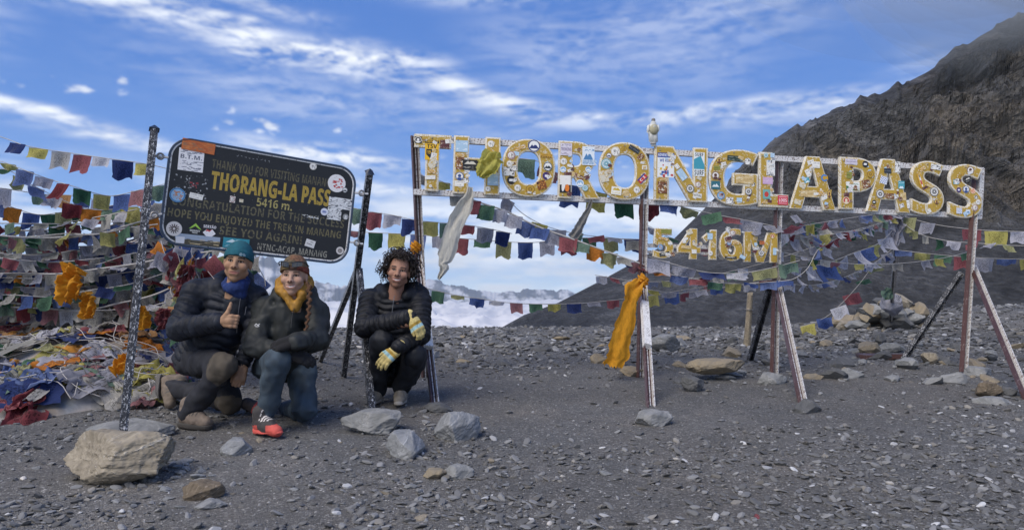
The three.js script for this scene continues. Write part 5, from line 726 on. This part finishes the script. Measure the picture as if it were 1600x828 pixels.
// ---- a head in its own axes (x to the viewer's right, y up, z forward), 25 cm tall
function headGeo(o) {
  const list = [egg(V(0, .03, -.012), .077, .094, .095), egg(V(0, -.04, .016), .063, .078, .07), egg(V(0, -.098, .052), .026, .022, .024), bone(V(-.055, -.06, .0), V(0, -.102, .045), .02, .018), bone(V(.055, -.06, .0), V(0, -.102, .045), .02, .018), egg(V(-.042, -.022, .058), .03, .028, .026), egg(V(.042, -.022, .058), .03, .028, .026), bone(V(-.042, .027, .07), V(.042, .027, .07), .013, .013),
    bone(V(0, .014, .082), V(0, -.026, .103), .009, .0135), egg(V(-.012, -.031, .093), .009, .008, .01), egg(V(.012, -.031, .093), .009, .008, .01), bone(V(-.02, -.058, .076), V(.02, -.058, .076), .009, .009), bone(V(-.017, -.072, .074), V(.017, -.072, .074), .009, .009), bone(V(0, -.07, -.02), V(0, -.22, -.045), .054, .06)];
  const ears = [egg(V(-.079, -.003, -.008), .011, .031, .019), egg(V(.079, -.003, -.008), .011, .031, .019)], base = boneField(list, .016), s = o.smile;
  const f = (x, y, z) => { let d = base(x, y, z); for (const e of ears) d = smin(d, e.d(x, y, z), .008); const ax = Math.abs(x); // eye hollows, mouth line; nostril shadow is only painted, in colf
    const eh = Math.hypot((ax - .032) / 1.5, y - .009, (z - .088)) - .0125; d = Math.max(d, -smin(-eh * -1, 9, .001) * 1 === 0 ? d : -eh) ; if (z > .05) { const my = -.065 + s * 9 * ax * ax; const w = s > .5 ? .029 : .022; if (ax < w) { const g = Math.abs(y - my) - (s > .5 ? .0045 : .0015); if (g < 0) d += .004; } } return d; };
  const skinC = o.skin, lip = o.lip, brow = o.brow;
  const colf = (x, y, z) => { const ax = Math.abs(x); if (z > .04) {
    const my = -.065 + s * 9 * ax * ax; if (s > .5 && ax < .029 && Math.abs(y - my) < .0058 * (1 - ax / .036)) return [.55, .52, .48];
    if (ax < .033 && Math.abs(y - my) < .0125 * (1 - ax / .040)) return lip; const by = .032 - 3.2 * (ax - .034) * (ax - .034); if (ax > .014 && ax < .054 && Math.abs(y - by) < .0055) return brow;
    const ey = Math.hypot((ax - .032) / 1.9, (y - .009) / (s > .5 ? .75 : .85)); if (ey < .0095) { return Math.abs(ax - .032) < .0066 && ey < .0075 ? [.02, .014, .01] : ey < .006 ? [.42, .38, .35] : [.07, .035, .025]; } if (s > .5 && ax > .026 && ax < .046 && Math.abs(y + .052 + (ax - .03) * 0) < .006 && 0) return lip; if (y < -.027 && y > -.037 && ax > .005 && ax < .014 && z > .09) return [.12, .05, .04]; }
    const r = noise(x * 30, y * 30, z * 30) * .05, blush = sstep(.03, .0, Math.hypot(ax - .045, y + .02)) * .04; if (o.stubble && y < -.04 + .3 * (ax - .02) * 0 && (y < -.05 || ax > .05) && z > -.02) { const t = .82 + .1 * noise(x * 300, y * 300, z * 300); return [skinC[0] * t * .94, skinC[1] * t * .9, skinC[2] * t * .9]; }
    return [skinC[0] * (1 + r + blush), skinC[1] * (1 + r - blush * .7), skinC[2] * (1 + r - blush * .7)]; };
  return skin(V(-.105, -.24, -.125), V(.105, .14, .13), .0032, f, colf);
}
// ---- hands in world axes: chains of bones
function fingers(W, dir, nrm, curl, len = 1, spread = .2, thumbOut = .8, r = 1, thumbSide = 1) {     // W wrist, dir towards fingertips, nrm back of the hand
  const y = dir.clone().normalize(), z = nrm.clone().addScaledVector(y, -nrm.dot(y)).normalize(), x = y.clone().cross(z).multiplyScalar(thumbSide), P = (a, b, c) => W.clone().addScaledVector(x, a * len).addScaledVector(y, b * len).addScaledVector(z, c * len), L = [];
  L.push(bone(P(-.018, .01, 0), P(-.022, .075, 0), .023 * r, .019 * r), bone(P(.012, .01, 0), P(.018, .075, 0), .024 * r, .019 * r), bone(P(-.02, .07, 0), P(.024, .073, 0), .015 * r, .015 * r));
  [[.030, .040, .026, .020], [.010, .045, .029, .021], [-.010, .042, .027, .020], [-.029, .033, .021, .018]].forEach(([fx, a, b, c], i) => { let p = P(fx, .082 - (i === 3 ? .008 : 0), .002), ang = curl * .55, off = (fx / .03) * spread * .25; const seg = (l, an, r0, r1) => { const d = y.clone().multiplyScalar(Math.cos(an)).addScaledVector(z, -Math.sin(an)).addScaledVector(x, off).normalize(), q = p.clone().addScaledVector(d, l * len); L.push(bone(p, q, r0 * r, r1 * r)); p = q; }; seg(a, ang, .0098, .0092); seg(b, ang + curl, .009, .0084); seg(c, ang + curl * 1.8, .0083, .0072); });
  const t0 = P(.026, .02, -.004), t1 = P(.026 + .028 * thumbOut, .045, -.016), t2 = P(.028 + .044 * thumbOut, .074, -.022), t3 = P(.028 + .05 * thumbOut, .096, -.028); L.push(bone(t0, t1, .015 * r, .0125 * r), bone(t1, t2, .0118 * r, .0105 * r), bone(t2, t3, .0102 * r, .0088 * r)); return L;
}
function handGeo(L, colf, cell = .0032) { const [lo, hi] = boundsOf(L, .005); return skin(lo, hi, cell, boneField(L, .007), colf); }
function coloured(g, c) { const n = g.attributes.position.count, a = new Float32Array(n * 3); for (let i = 0; i < n; i++) a.set(c, i * 3); g.setAttribute('color', new THREE.BufferAttribute(a, 3)); return g; }
const flesh = new THREE.MeshPhysicalMaterial({ vertexColors: true, roughness: .55, specularIntensity: .4 }), dyed = new THREE.MeshStandardMaterial({ vertexColors: true, roughness: .82 }), nylon = new THREE.MeshPhysicalMaterial({ vertexColors: true, roughness: .6, specularIntensity: .6 }), knit = new THREE.MeshPhysicalMaterial({ vertexColors: true, roughness: .95, sheen: .5, sheenRoughness: .7 });
function shoe(o, heel, toe, up, upper, sole, accent, r = 1) {                           // heel and toe at sole level
  const y = up.clone().normalize(), f = toe.clone().sub(heel).normalize(), L = heel.distanceTo(toe), Q = (a, b) => heel.clone().addScaledVector(f, a * L).addScaledVector(y, b);
  const U = [bone(Q(.16, .05 * r), Q(.5, .05 * r), .042 * r, .046 * r), bone(Q(.5, .046 * r), Q(.86, .034 * r), .045 * r, .036 * r), bone(Q(.17, .07 * r), Q(.2, .13 * r), .044 * r, .047 * r), bone(Q(.3, .085 * r), Q(.62, .062 * r), .036 * r, .032 * r)];
  part('shoe', garment(U, .006, .02, [.002, 40], (x, yy, z) => { const p = V(x, yy, z).sub(heel), h = p.dot(y), a = p.dot(f) / L, n = .88 + .2 * noise(x * 60, yy * 60, z * 60); const lace = a > .3 && a < .7 && h > .075 * r && Math.sin(a * 70) > .35; const c = lace ? sole : accent && (h < .05 * r && (a > .6 || a < .25)) ? accent : upper; return [c[0] * n, c[1] * n, c[2] * n]; }), dyed, o);
  const S = [bone(Q(.1, .014), Q(.45, .012), .040 * r, .042 * r), bone(Q(.45, .012), Q(.9, .018), .043 * r, .034 * r)], fl = boneField(S, .02), [lo, hi] = boundsOf(S);
  part('sole', skin(lo, hi, .006, (x, yy, z) => { const h = V(x, yy, z).sub(heel).dot(y); return Math.max(fl(x, yy, z), Math.abs(h - .014) - .019); }, () => accent ?? sole), dyed, o);
}
function person(label, D0, basePx) { const base = onGround(...basePx); const o = thing('person', label, 'person', base); o.P = (px, py, dz = 0) => at(px, py, D0 - dz).sub(base); o.base = base; return o; }
function headAt(o, pos, yaw, pitch, roll, scale) { const m = new THREE.Matrix4().compose(pos, new THREE.Quaternion().setFromEuler(new THREE.Euler(pitch, yaw, roll, 'ZYX')), V(scale, scale, scale)); return m; }
function bodyOf(o, head, hm, hands, limbs, skinC) { head.applyMatrix4(hm); const core = coloured(garment(limbs, .018, .05), skinC); const gs = [head, ...hands, core]; part('body', mergeGeometries(gs), flesh, o); }
function beanie(hm, colf, { cut = .034, tilt = .28, grow = .011, rib = 0, top = 0 } = {}) {
  const E = egg(V(0, .03 + top * .5, -.012), .077 + grow, .094 + grow + top, .095 + grow); const g = skin(V(-.11, -.06, -.13), V(.11, .17, .12), .0036, (x, y, z) => { const lim = cut - tilt * (.07 - z) * .75 - y; const ring = Math.hypot(Math.max(0, 0), lim) ; let d = Math.max(E.d(x, y, z) + rib * Math.abs(Math.sin(Math.atan2(x, z) * 26)) - (Math.abs(lim + .02) < .02 ? .003 : 0), lim); return d; }, colf); g.applyMatrix4(hm); return g;
}
function tubeAlong(pts, r, n = 20, rs = 6) { return new THREE.TubeGeometry(new THREE.CatmullRomCurve3(pts), n, r, rs); }
function collar(center, rx, rz, r, y0, y1, n = 10, a0 = -.35, a1 = Math.PI + .35) { const L = []; let p; for (let k = 0; k <= n; k++) { const a = lerp(a0, a1, k / n), q = V(center.x + Math.cos(a) * rx, center.y + lerp(y1, y0, (Math.sin(a) + 1) / 2), center.z - Math.sin(a) * rz); if (p) L.push(bone(p, q, r, r)); p = q; } return L; }
const tone = (c, n) => [c[0] * n, c[1] * n, c[2] * n];

// ---------------------------------------------------------------- man in the teal beanie, thumb up
(() => {
  const o = person('man in teal beanie and black puffer jacket kneeling with thumb up', 4.85, [300, 667]), P = o.P, J = [.016, .019, .028], T = [.017, .018, .024], Q = [.055, .015];
  const sk = [.35, .208, .128], hm = headAt(o, P(371, 411, -.02), .16, -.02, -.13, 1.02);
  const sL = P(305, 458, -.12), sR = P(398, 466, -.16), eL = P(280, 513, .02), wL = P(340, 503, .20), eR = P(394, 528, -.1), wR = P(377, 574, .02), pel = P(322, 560, -.30), chest = P(352, 486, -.14);
  const kL = P(350, 570, .12), aL = P(300, 640, -.02), hL = P(300, 562, -.22), hR = P(335, 566, -.30), kR = P(358, 628, -.32), aR = P(276, 606, -.56);
  const w2 = P(345, 502, .22), F = (x, y, z) => w2.clone().add(V(x, y, z)), thumb = [bone(F(.005, -.002, 0), F(.06, .004, .004), .030, .034)];
  for (let i = 0; i < 4; i++) { const y = .032 - .0205 * i; thumb.push(bone(F(.03, y * .8, .014), F(.072 - .002 * i, y, .018), .015, .0125), bone(F(.072 - .002 * i, y, .018), F(.104 - .005 * i, y - .003, .008), .0118, .0108), bone(F(.104 - .005 * i, y - .003, .008), F(.098 - .005 * i, y - .005, -.022), .0105, .0098), bone(F(.098 - .005 * i, y - .005, -.022), F(.07, y - .004, -.03), .0096, .009)); }
  thumb.push(bone(F(.018, .018, .010), F(.042, .05, .014), .02, .0145), bone(F(.042, .05, .014), F(.054, .082, .010), .0135, .0115), bone(F(.054, .082, .010), F(.060, .112, .004), .0115, .0092));
  const hand2 = fingers(wR.clone(), V(-.1, -1, .25), V(.5, .2, 1), 1.1, 1, .1, .3, 1.05), hc = (x, y, z) => tone(sk, .95 + .12 * noise(x * 50, y * 50, z * 50));
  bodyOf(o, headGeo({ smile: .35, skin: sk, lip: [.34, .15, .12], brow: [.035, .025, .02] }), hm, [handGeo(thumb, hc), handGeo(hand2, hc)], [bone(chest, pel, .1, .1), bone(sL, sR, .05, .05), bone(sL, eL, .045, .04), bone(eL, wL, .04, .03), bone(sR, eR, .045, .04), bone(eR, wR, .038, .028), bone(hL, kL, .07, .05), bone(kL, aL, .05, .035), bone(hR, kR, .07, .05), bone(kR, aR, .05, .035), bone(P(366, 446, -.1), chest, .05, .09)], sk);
  const jk = [bone(P(352, 474, -.16), P(344, 520, -.15), .135, .15, Q), bone(P(344, 515, -.15), P(326, 556, -.24), .15, .155, Q), bone(P(312, 536, -.2), P(296, 560, -.24), .12, .11, Q), bone(sL, sR, .088, .082), bone(sL, eL, .088, .080, Q), bone(eL, wL, .078, .056, Q), bone(sR, eR, .078, .066, Q), bone(eR, P(379, 566, .0), .064, .048, Q), ...collar(P(362, 440, -.15), .098, .085, .042, .05, -.05, 12, -.8, Math.PI + .8), bone(P(371, 470, -.07), P(368, 490, -.09), .075, .09), bone(P(338, 446, -.14), sL, .06, .088), bone(P(388, 452, -.14), sR, .055, .08)];
  part('jacket', garment(jk, .007, .018, [.006, 22], (x, y, z) => tone(J, .9 + .35 * noise(x * 24, y * 24, z * 24))), nylon, o);
  const tr = [bone(hL, kL, .108, .078), bone(kL, P(294, 646, -.035), .078, .066), bone(hR, kR, .10, .08), bone(kR, P(268, 605, -.585), .078, .064), bone(hL, hR, .11, .11)];
  part('trousers', garment(tr, .009, .03, [.018, 13], (x, y, z) => { const p = V(x, y, z), d = Math.min(p.distanceTo(kL.clone().add(V(0, -.02, .03))), p.distanceTo(kR.clone().add(V(-.0, -.03, .04))) * 1.15); return tone(d < .115 + .012 * noise(x * 20, y * 20, z * 20) ? [.085, .070, .052] : T, .9 + .3 * noise(x * 30, y * 30, z * 30)); }), dyed, o);
  const g0 = o.base, gy = (p) => groundY(p.x + g0.x, p.z + g0.z) - g0.y, h1 = P(283, 660, -.03), t1 = P(327, 668, .06); h1.y = gy(h1) + .012; t1.y = gy(t1) + .012;
  shoe(o, h1, t1, V(.04, 1, 0), [.20, .155, .12], [.05, .045, .04], null, 1.12); shoe(o, P(246, 590, -.62), P(258, 638, -.5), V(.95, .1, -.1), [.19, .15, .115], [.12, .11, .10], null, 1.12);
  part('beanie', beanie(hm, (x, y, z) => { const n = .9 + .15 * noise(x * 60, y * 60, z * 60); return tone([.012, .10, .135], n); }, { cut: .040, tilt: .42, grow: .013, top: .008 }), knit, o);
  { const c = document.createElement('canvas'); c.width = 128; c.height = 64; const k = c.getContext('2d'); k.fillStyle = '#15596a'; k.fillRect(0, 0, 128, 64); inkText(k, 'THE', 34, 16, 40, 13, '#dfe8ea'); inkText(k, 'NORTH', 40, 33, 60, 13, '#dfe8ea'); inkText(k, 'FACE', 36, 50, 46, 13, '#dfe8ea'); k.strokeStyle = '#dfe8ea'; k.lineWidth = 5; for (const r of [16, 30, 44]) { k.beginPath(); k.arc(76, 58, r, -1.57, 0); k.stroke(); } const t = new THREE.CanvasTexture(c); t.colorSpace = THREE.SRGBColorSpace; const g = grid(6, 3, (i, j) => { const a = .42 + (i - .5) * .46, yy = .068 - j * .024; const r = .093; return V(Math.sin(a) * r, yy, Math.cos(a) * (r + .016) - .009); }, (i, j) => [i, 1 - j]); g.applyMatrix4(hm); part('beanie_logo', g, new THREE.MeshStandardMaterial({ map: t, roughness: .9, side: THREE.DoubleSide }), o); }
  part('neck_gaiter', garment([...collar(P(368, 440, -.06), .062, .062, .026, .03, -.05, 12, -2.2, Math.PI + 2.2), bone(P(374, 450, .0), P(378, 462, -.02), .03, .022), bone(P(371, 446, -.02), P(373, 458, -.04), .054, .05)], .006, .02, [.006, 30], (x, y, z) => tone([.012, .03, .12], .8 + .6 * Math.abs(noise(x * 60, y * 60, z * 60)))), knit, o);
  part('zip', mergeGeometries([tubeAlong([P(375, 466, .02), P(372, 486, .03), P(369, 520, .02)], .0022), tubeAlong([P(384, 479, .01), P(382, 492, .02)], .0022, 8)]), std(rgb(.12, .12, .13), .4, { metalness: .6 }), o);
  part('zip', tubeAlong([P(324, 424, -.02), P(334, 436, .0)], .0025, 8), std(rgb(.35, .28, .26), .5), o);
})();
// ---------------------------------------------------------------- woman in the tweed beanie
(() => {
  const o = person('woman in tweed beanie and dark shell jacket kneeling with a long braid', 4.8, [420, 677]), P = o.P, J = [.024, .027, .027], sk = [.41, .255, .185], hm = headAt(o, P(459, 433, -.08), .04, .0, -.03, .98);
  const sL = P(413, 482, -.16), sR = P(493, 488, -.16), eL = P(398, 543, -.02), wL = P(458, 553, .14), eR = P(495, 533, -.02), wR = P(455, 534, .21), chest = P(452, 500, -.18), pel = P(448, 562, -.30), hL = P(420, 572, -.24), hR = P(470, 574, -.26), kL = P(432, 566, .18), aL = P(416, 648, .10), kR = P(474, 638, -.10), aR = P(450, 640, -.52);
  const G = [.010, .010, .012], g1 = fingers(wR, V(-1, -.32, .12), V(.1, .5, 1), .55, .9, .1, .3, 1.35), g2 = fingers(wL, V(1, -.42, .1), V(.1, .6, 1), .5, .9, .1, .3, 1.35, -1);
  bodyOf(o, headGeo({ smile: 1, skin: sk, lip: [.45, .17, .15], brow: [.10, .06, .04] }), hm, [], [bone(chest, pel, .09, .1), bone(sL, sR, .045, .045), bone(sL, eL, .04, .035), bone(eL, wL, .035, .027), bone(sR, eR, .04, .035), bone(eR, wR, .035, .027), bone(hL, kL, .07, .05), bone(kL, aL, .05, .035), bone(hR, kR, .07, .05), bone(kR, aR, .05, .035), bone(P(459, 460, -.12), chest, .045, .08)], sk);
  part('glove', handGeo(g1, () => G, .0045), knit, o); part('glove', handGeo(g2, () => G, .0045), knit, o);
  const jk = [bone(P(453, 490, -.18), P(452, 535, -.2), .118, .135), bone(P(452, 530, -.2), P(448, 566, -.26), .135, .15), bone(sL, sR, .078, .076), bone(sL, eL, .082, .074, [.075, .007]), bone(eL, P(452, 552, .12), .072, .054, [.06, .007]), bone(sR, eR, .08, .072, [.075, .007]), bone(eR, P(462, 534, .19), .07, .054, [.06, .007]), ...collar(P(459, 462, -.16), .105, .10, .04, .055, -.035, 12, -.8, Math.PI + .8), bone(P(436, 468, -.16), sL, .05, .078), bone(P(482, 470, -.16), sR, .05, .076)];
  part('jacket', garment(jk, .0085, .03, [.020, 13], (x, y, z) => tone(J, .9 + .25 * noise(x * 20, y * 20, z * 20))), nylon, o);
  part('yellow_hood', garment([...collar(P(459, 447, -.13), .088, .075, .034, .075, -.055, 14, -.95, Math.PI + .95), bone(P(447, 462, -.04), P(459, 482, -.03), .032, .022), bone(P(472, 462, -.04), P(461, 482, -.03), .032, .022)], .0065, .018, [.009, 28], (x, y, z) => tone([.32, .165, .025], .75 + .5 * Math.abs(noise(x * 50, y * 30, z * 50)))), nylon, o);
  const tr = [bone(hL, kL, .102, .082), bone(kL, P(417, 642, .10), .078, .062), bone(hR, kR, .104, .082), bone(kR, aR, .075, .06), bone(hL, hR, .10, .10)];
  part('trousers', garment(tr, .009, .028, [.018, 14], (x, y, z) => tone([.040, .062, .085], .88 + .3 * noise(x * 24, y * 24, z * 24))), dyed, o);
  const g0 = o.base, gy = (p) => groundY(p.x + g0.x, p.z + g0.z) - g0.y, h1 = P(401, 668, .12), t1 = P(438, 676, .24); h1.y = gy(h1) + .014; t1.y = gy(t1) + .012;
  shoe(o, h1, t1, V(-.1, 1, 0), [.05, .045, .045], [.75, .70, .68], [.62, .10, .08], 1.0); shoe(o, P(408, 640, -.42), P(420, 652, -.36), V(-.9, .4, 0), [.06, .05, .05], [.7, .6, .6], [.62, .10, .08], .95);
  part('beanie', beanie(hm, (x, y, z) => { const n = noise(x * 90, y * 90, z * 90), m = noise(x * 22 + 3, y * 22, z * 22); let c = x < -.01 + .02 * m ? [.125, .085, .035] : x > .03 + .02 * m ? [.20, .05, .03] : [.085, .048, .035]; if (y > .07) c = m > .1 ? [.16, .08, .045] : [.10, .075, .045]; return tone(c, .85 + .5 * n); }, { cut: .043, tilt: .30, grow: .015, top: .012 }), knit, o);
  { const lens = []; for (const s of [-1, 1]) { const g = grid(10, 6, (i, j) => { const a = s * (.10 + i * .62), y = .098 - j * .034 * (1 - .35 * i * i), r = .1085; return V(Math.sin(a) * r, y, Math.cos(a) * (r + .014) - .012 - (.098 - y) * -.05); }); lens.push(g); } const g = mergeGeometries(lens); g.applyMatrix4(hm); const gl = part('sunglasses', g, new THREE.MeshPhysicalMaterial({ color: rgb(.02, .018, .016), roughness: .12, side: THREE.DoubleSide, clearcoat: 1 }), o); const fr = tubeAlong([V(-.098, .075, .01), V(-.085, .096, .07), V(-.045, .101, .10), V(0, .092, .112), V(.045, .101, .10), V(.085, .096, .07), V(.098, .075, .01)], .0035, 30); fr.applyMatrix4(hm); part('frame', fr, std(rgb(.015, .015, .015), .4), gl); }
  { const L = []; for (let k = 0; k < 15; k++) { const t = k / 14, p = P(lerp(482, 477, t) + 3 * Math.sin(t * 3), lerp(446, 518, t), lerp(-.02, .045, Math.sin(t * 1.6))), s = k % 2 ? 1 : -1; L.push(bone(p.clone().add(V(s * .008, .012, 0)), p.clone().add(V(-s * .006, -.014, .006)), .0135 * (1 - .35 * t), .009 * (1 - .3 * t))); } part('braid', garment(L, .0035, .004, [.0025, 120], (x, y, z) => tone([.085, .040, .020], .7 + .7 * Math.abs(noise(x * 160, y * 60, z * 160)))), knit, o); }
  part('zip', tubeAlong([P(459, 482, .0), P(456, 494, -.02), P(454, 512, -.03)], .0022, 12), std(rgb(.14, .14, .14), .4, { metalness: .6 }), o);
  { const L = [[-.016, 0], [-.004, .012], [.004, .002], [.016, .012]], p = P(401, 509, .06), g = tubeAlong(L.map(([x, y]) => p.clone().add(V(x, y, .0))), .0028, 12, 5), h = tubeAlong([p.clone().add(V(-.012, -.004, 0)), p.clone().add(V(.004, -.006, 0)), p.clone().add(V(.014, -.001, 0))], .0028, 8, 5); part('sleeve_logo', mergeGeometries([g, h]), std(rgb(.7, .7, .7), .7), o); }
})();
// ---------------------------------------------------------------- curly-haired man squatting in yellow gloves
(() => {
  const o = person('curly-haired man in black puffer jacket and yellow knit gloves squatting', 5.6, [605, 628]), P = o.P, J = [.012, .013, .017], sk = [.35, .192, .132], Q = [.046, .014], hm = headAt(o, P(623, 425, .02), .06, -.04, -.16, 1.0);
  const sL = P(579, 470, -.08), sR = P(656, 472, -.08), eL = P(570, 512, .10), wL = P(640, 505, .30), eR = P(656, 524, .12), wR = P(618, 548, .32), chest = P(612, 490, -.1), pel = P(612, 578, -.26), hL = P(596, 580, -.2), hR = P(634, 582, -.2), kL = P(596, 534, .20), aL = P(588, 612, .02), kR = P(648, 556, .20), aR = P(626, 608, .02);
  const Y = (W, dir) => (x, y, z) => { const t = V(x, y, z).sub(W).dot(dir), n = .9 + .16 * noise(x * 140, y * 140, z * 140); return tone(t > .028 && t < .048 ? [.42, .27, .05] : t > .05 && t < .074 ? [.33, .52, .55] : [.62, .50, .20], n); };
  const d1 = V(.55, -.78, .15).normalize(), d2 = V(-.72, -.72, .2).normalize(), W1 = P(645, 500, .31), W2 = P(618, 547, .33), g1 = fingers(W1, d1, V(.5, .35, 1), .75, 1, .15, .35, 1.2), g2 = fingers(W2, d2, V(-.1, .4, 1), .35, 1.05, .35, .7, 1.2, 1);
  for (const [W, d, L] of [[W1, d1, g1], [W2, d2, g2]]) L.push(bone(W.clone().addScaledVector(d, -.05), W.clone().addScaledVector(d, .02), .036, .033));
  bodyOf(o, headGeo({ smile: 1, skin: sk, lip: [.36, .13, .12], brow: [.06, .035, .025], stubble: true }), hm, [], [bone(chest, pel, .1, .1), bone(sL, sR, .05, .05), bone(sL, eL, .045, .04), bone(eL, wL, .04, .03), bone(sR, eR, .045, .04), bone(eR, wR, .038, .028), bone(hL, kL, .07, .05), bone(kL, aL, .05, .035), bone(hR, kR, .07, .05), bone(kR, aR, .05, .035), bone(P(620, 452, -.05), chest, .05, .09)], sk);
  part('glove', handGeo(g1, Y(W1, d1), .0038), knit, o); part('glove', handGeo(g2, Y(W2, d2), .0038), knit, o);
  const jk = [bone(P(614, 480, -.1), P(612, 525, -.12), .15, .165, Q), bone(P(612, 520, -.12), P(612, 570, -.22), .165, .17, Q), bone(sL, sR, .09, .088), bone(sL, eL, .088, .076, Q), bone(eL, W1.clone().addScaledVector(d1, -.02).add(V(-.02, .0, -.01)), .074, .054, Q), bone(sR, eR, .086, .074, Q), bone(eR, W2.clone().addScaledVector(d2, -.03), .07, .052, Q), ...collar(P(621, 458, -.06), .105, .10, .042, .06, -.04, 12, -.7, Math.PI + .7), bone(P(650, 448, -.12), P(660, 458, -.1), .045, .05), bone(P(594, 450, -.12), P(586, 460, -.1), .04, .05)];
  part('jacket', garment(jk, .007, .016, [.006, 22], (x, y, z) => tone(J, .9 + .35 * noise(x * 24, y * 24, z * 24))), nylon, o);
  const tr = [bone(hL, kL, .105, .085), bone(kL, P(588, 606, .02), .08, .066), bone(hR, kR, .105, .085), bone(kR, P(627, 604, .02), .08, .066), bone(hL, hR, .12, .12)];
  part('trousers', garment(tr, .009, .028, [.018, 14], (x, y, z) => tone([.014, .016, .021], .88 + .3 * noise(x * 24, y * 24, z * 24))), nylon, o);
  const g0 = o.base, gy = (p) => groundY(p.x + g0.x, p.z + g0.z) - g0.y; for (const [h, t] of [[P(628, 620, -.06), P(622, 624, .17)], [P(590, 622, -.06), P(580, 630, .17)]]) { h.y = gy(h) + .014; t.y = gy(t) + .012; shoe(o, h, t, V(0, 1, 0), [.21, .185, .15], [.30, .28, .25], null, 1.05); }
  part('zip', tubeAlong([P(616, 462, .1), P(614, 474, .11), P(611, 500, .12)], .0024, 12), std(rgb(.16, .16, .17), .4, { metalness: .6 }), o);
  { // dark curls
    const R = rng(303), gs = []; const cap = new THREE.SphereGeometry(1, 28, 20); { const p = cap.attributes.position; for (let i = 0; i < p.count; i++) { let x = p.getX(i), y = p.getY(i), z = p.getZ(i); const k = 1 + .1 * noise(x * 4, y * 4, z * 4); if (z > .2 && y < .52) z = .2 + (z - .2) * .12; p.setXYZ(i, x * .088 * k, y * .106 * k + .036, z * .098 * k - .022); } cap.computeVertexNormals(); cap.deleteAttribute('uv'); gs.push(cap); }
    for (let k = 0; k < 760; k++) { const th = R() * 6.283, ph = Math.acos(1 - 1.55 * R()); let n = V(Math.sin(ph) * Math.sin(th), Math.cos(ph), Math.sin(ph) * Math.cos(th)); if (n.z > .45 && n.y < .62) continue; if (n.y < -.25 && n.z > -.1) continue; const s = V(n.x * .082, n.y * .1 + .036, n.z * .094 - .016), out = .03 + .075 * R(), r = .010 + .012 * R(), turns = 1.2 + 1.6 * R(), a0 = R() * 6.28, pts = [], ax = n.clone().add(V((R() - .5) * .8, -.35 * R() + .1, (R() - .5) * .8)).normalize(), u = ax.clone().cross(V(.3, .2, 1)).normalize(), v = ax.clone().cross(u); for (let q = 0; q <= 9; q++) { const t = q / 9, a = a0 + t * turns * 6.283, rr = r * Math.min(1, t * 3); pts.push(s.clone().addScaledVector(ax, out * t).addScaledVector(u, Math.cos(a) * rr).addScaledVector(v, Math.sin(a) * rr).add(V(0, -.03 * t * t, 0))); } const g = new THREE.TubeGeometry(new THREE.CatmullRomCurve3(pts), 14, .0027, 4); g.deleteAttribute('uv'); gs.push(g); }
    const g = mergeGeometries(gs.map(x => { x = x.index ? x.toNonIndexed() : x; return x; })); g.applyMatrix4(hm); part('hair', g, std(rgb(.022, .014, .010), .5), o);
  }
})();
renderer.render(scene, camera);
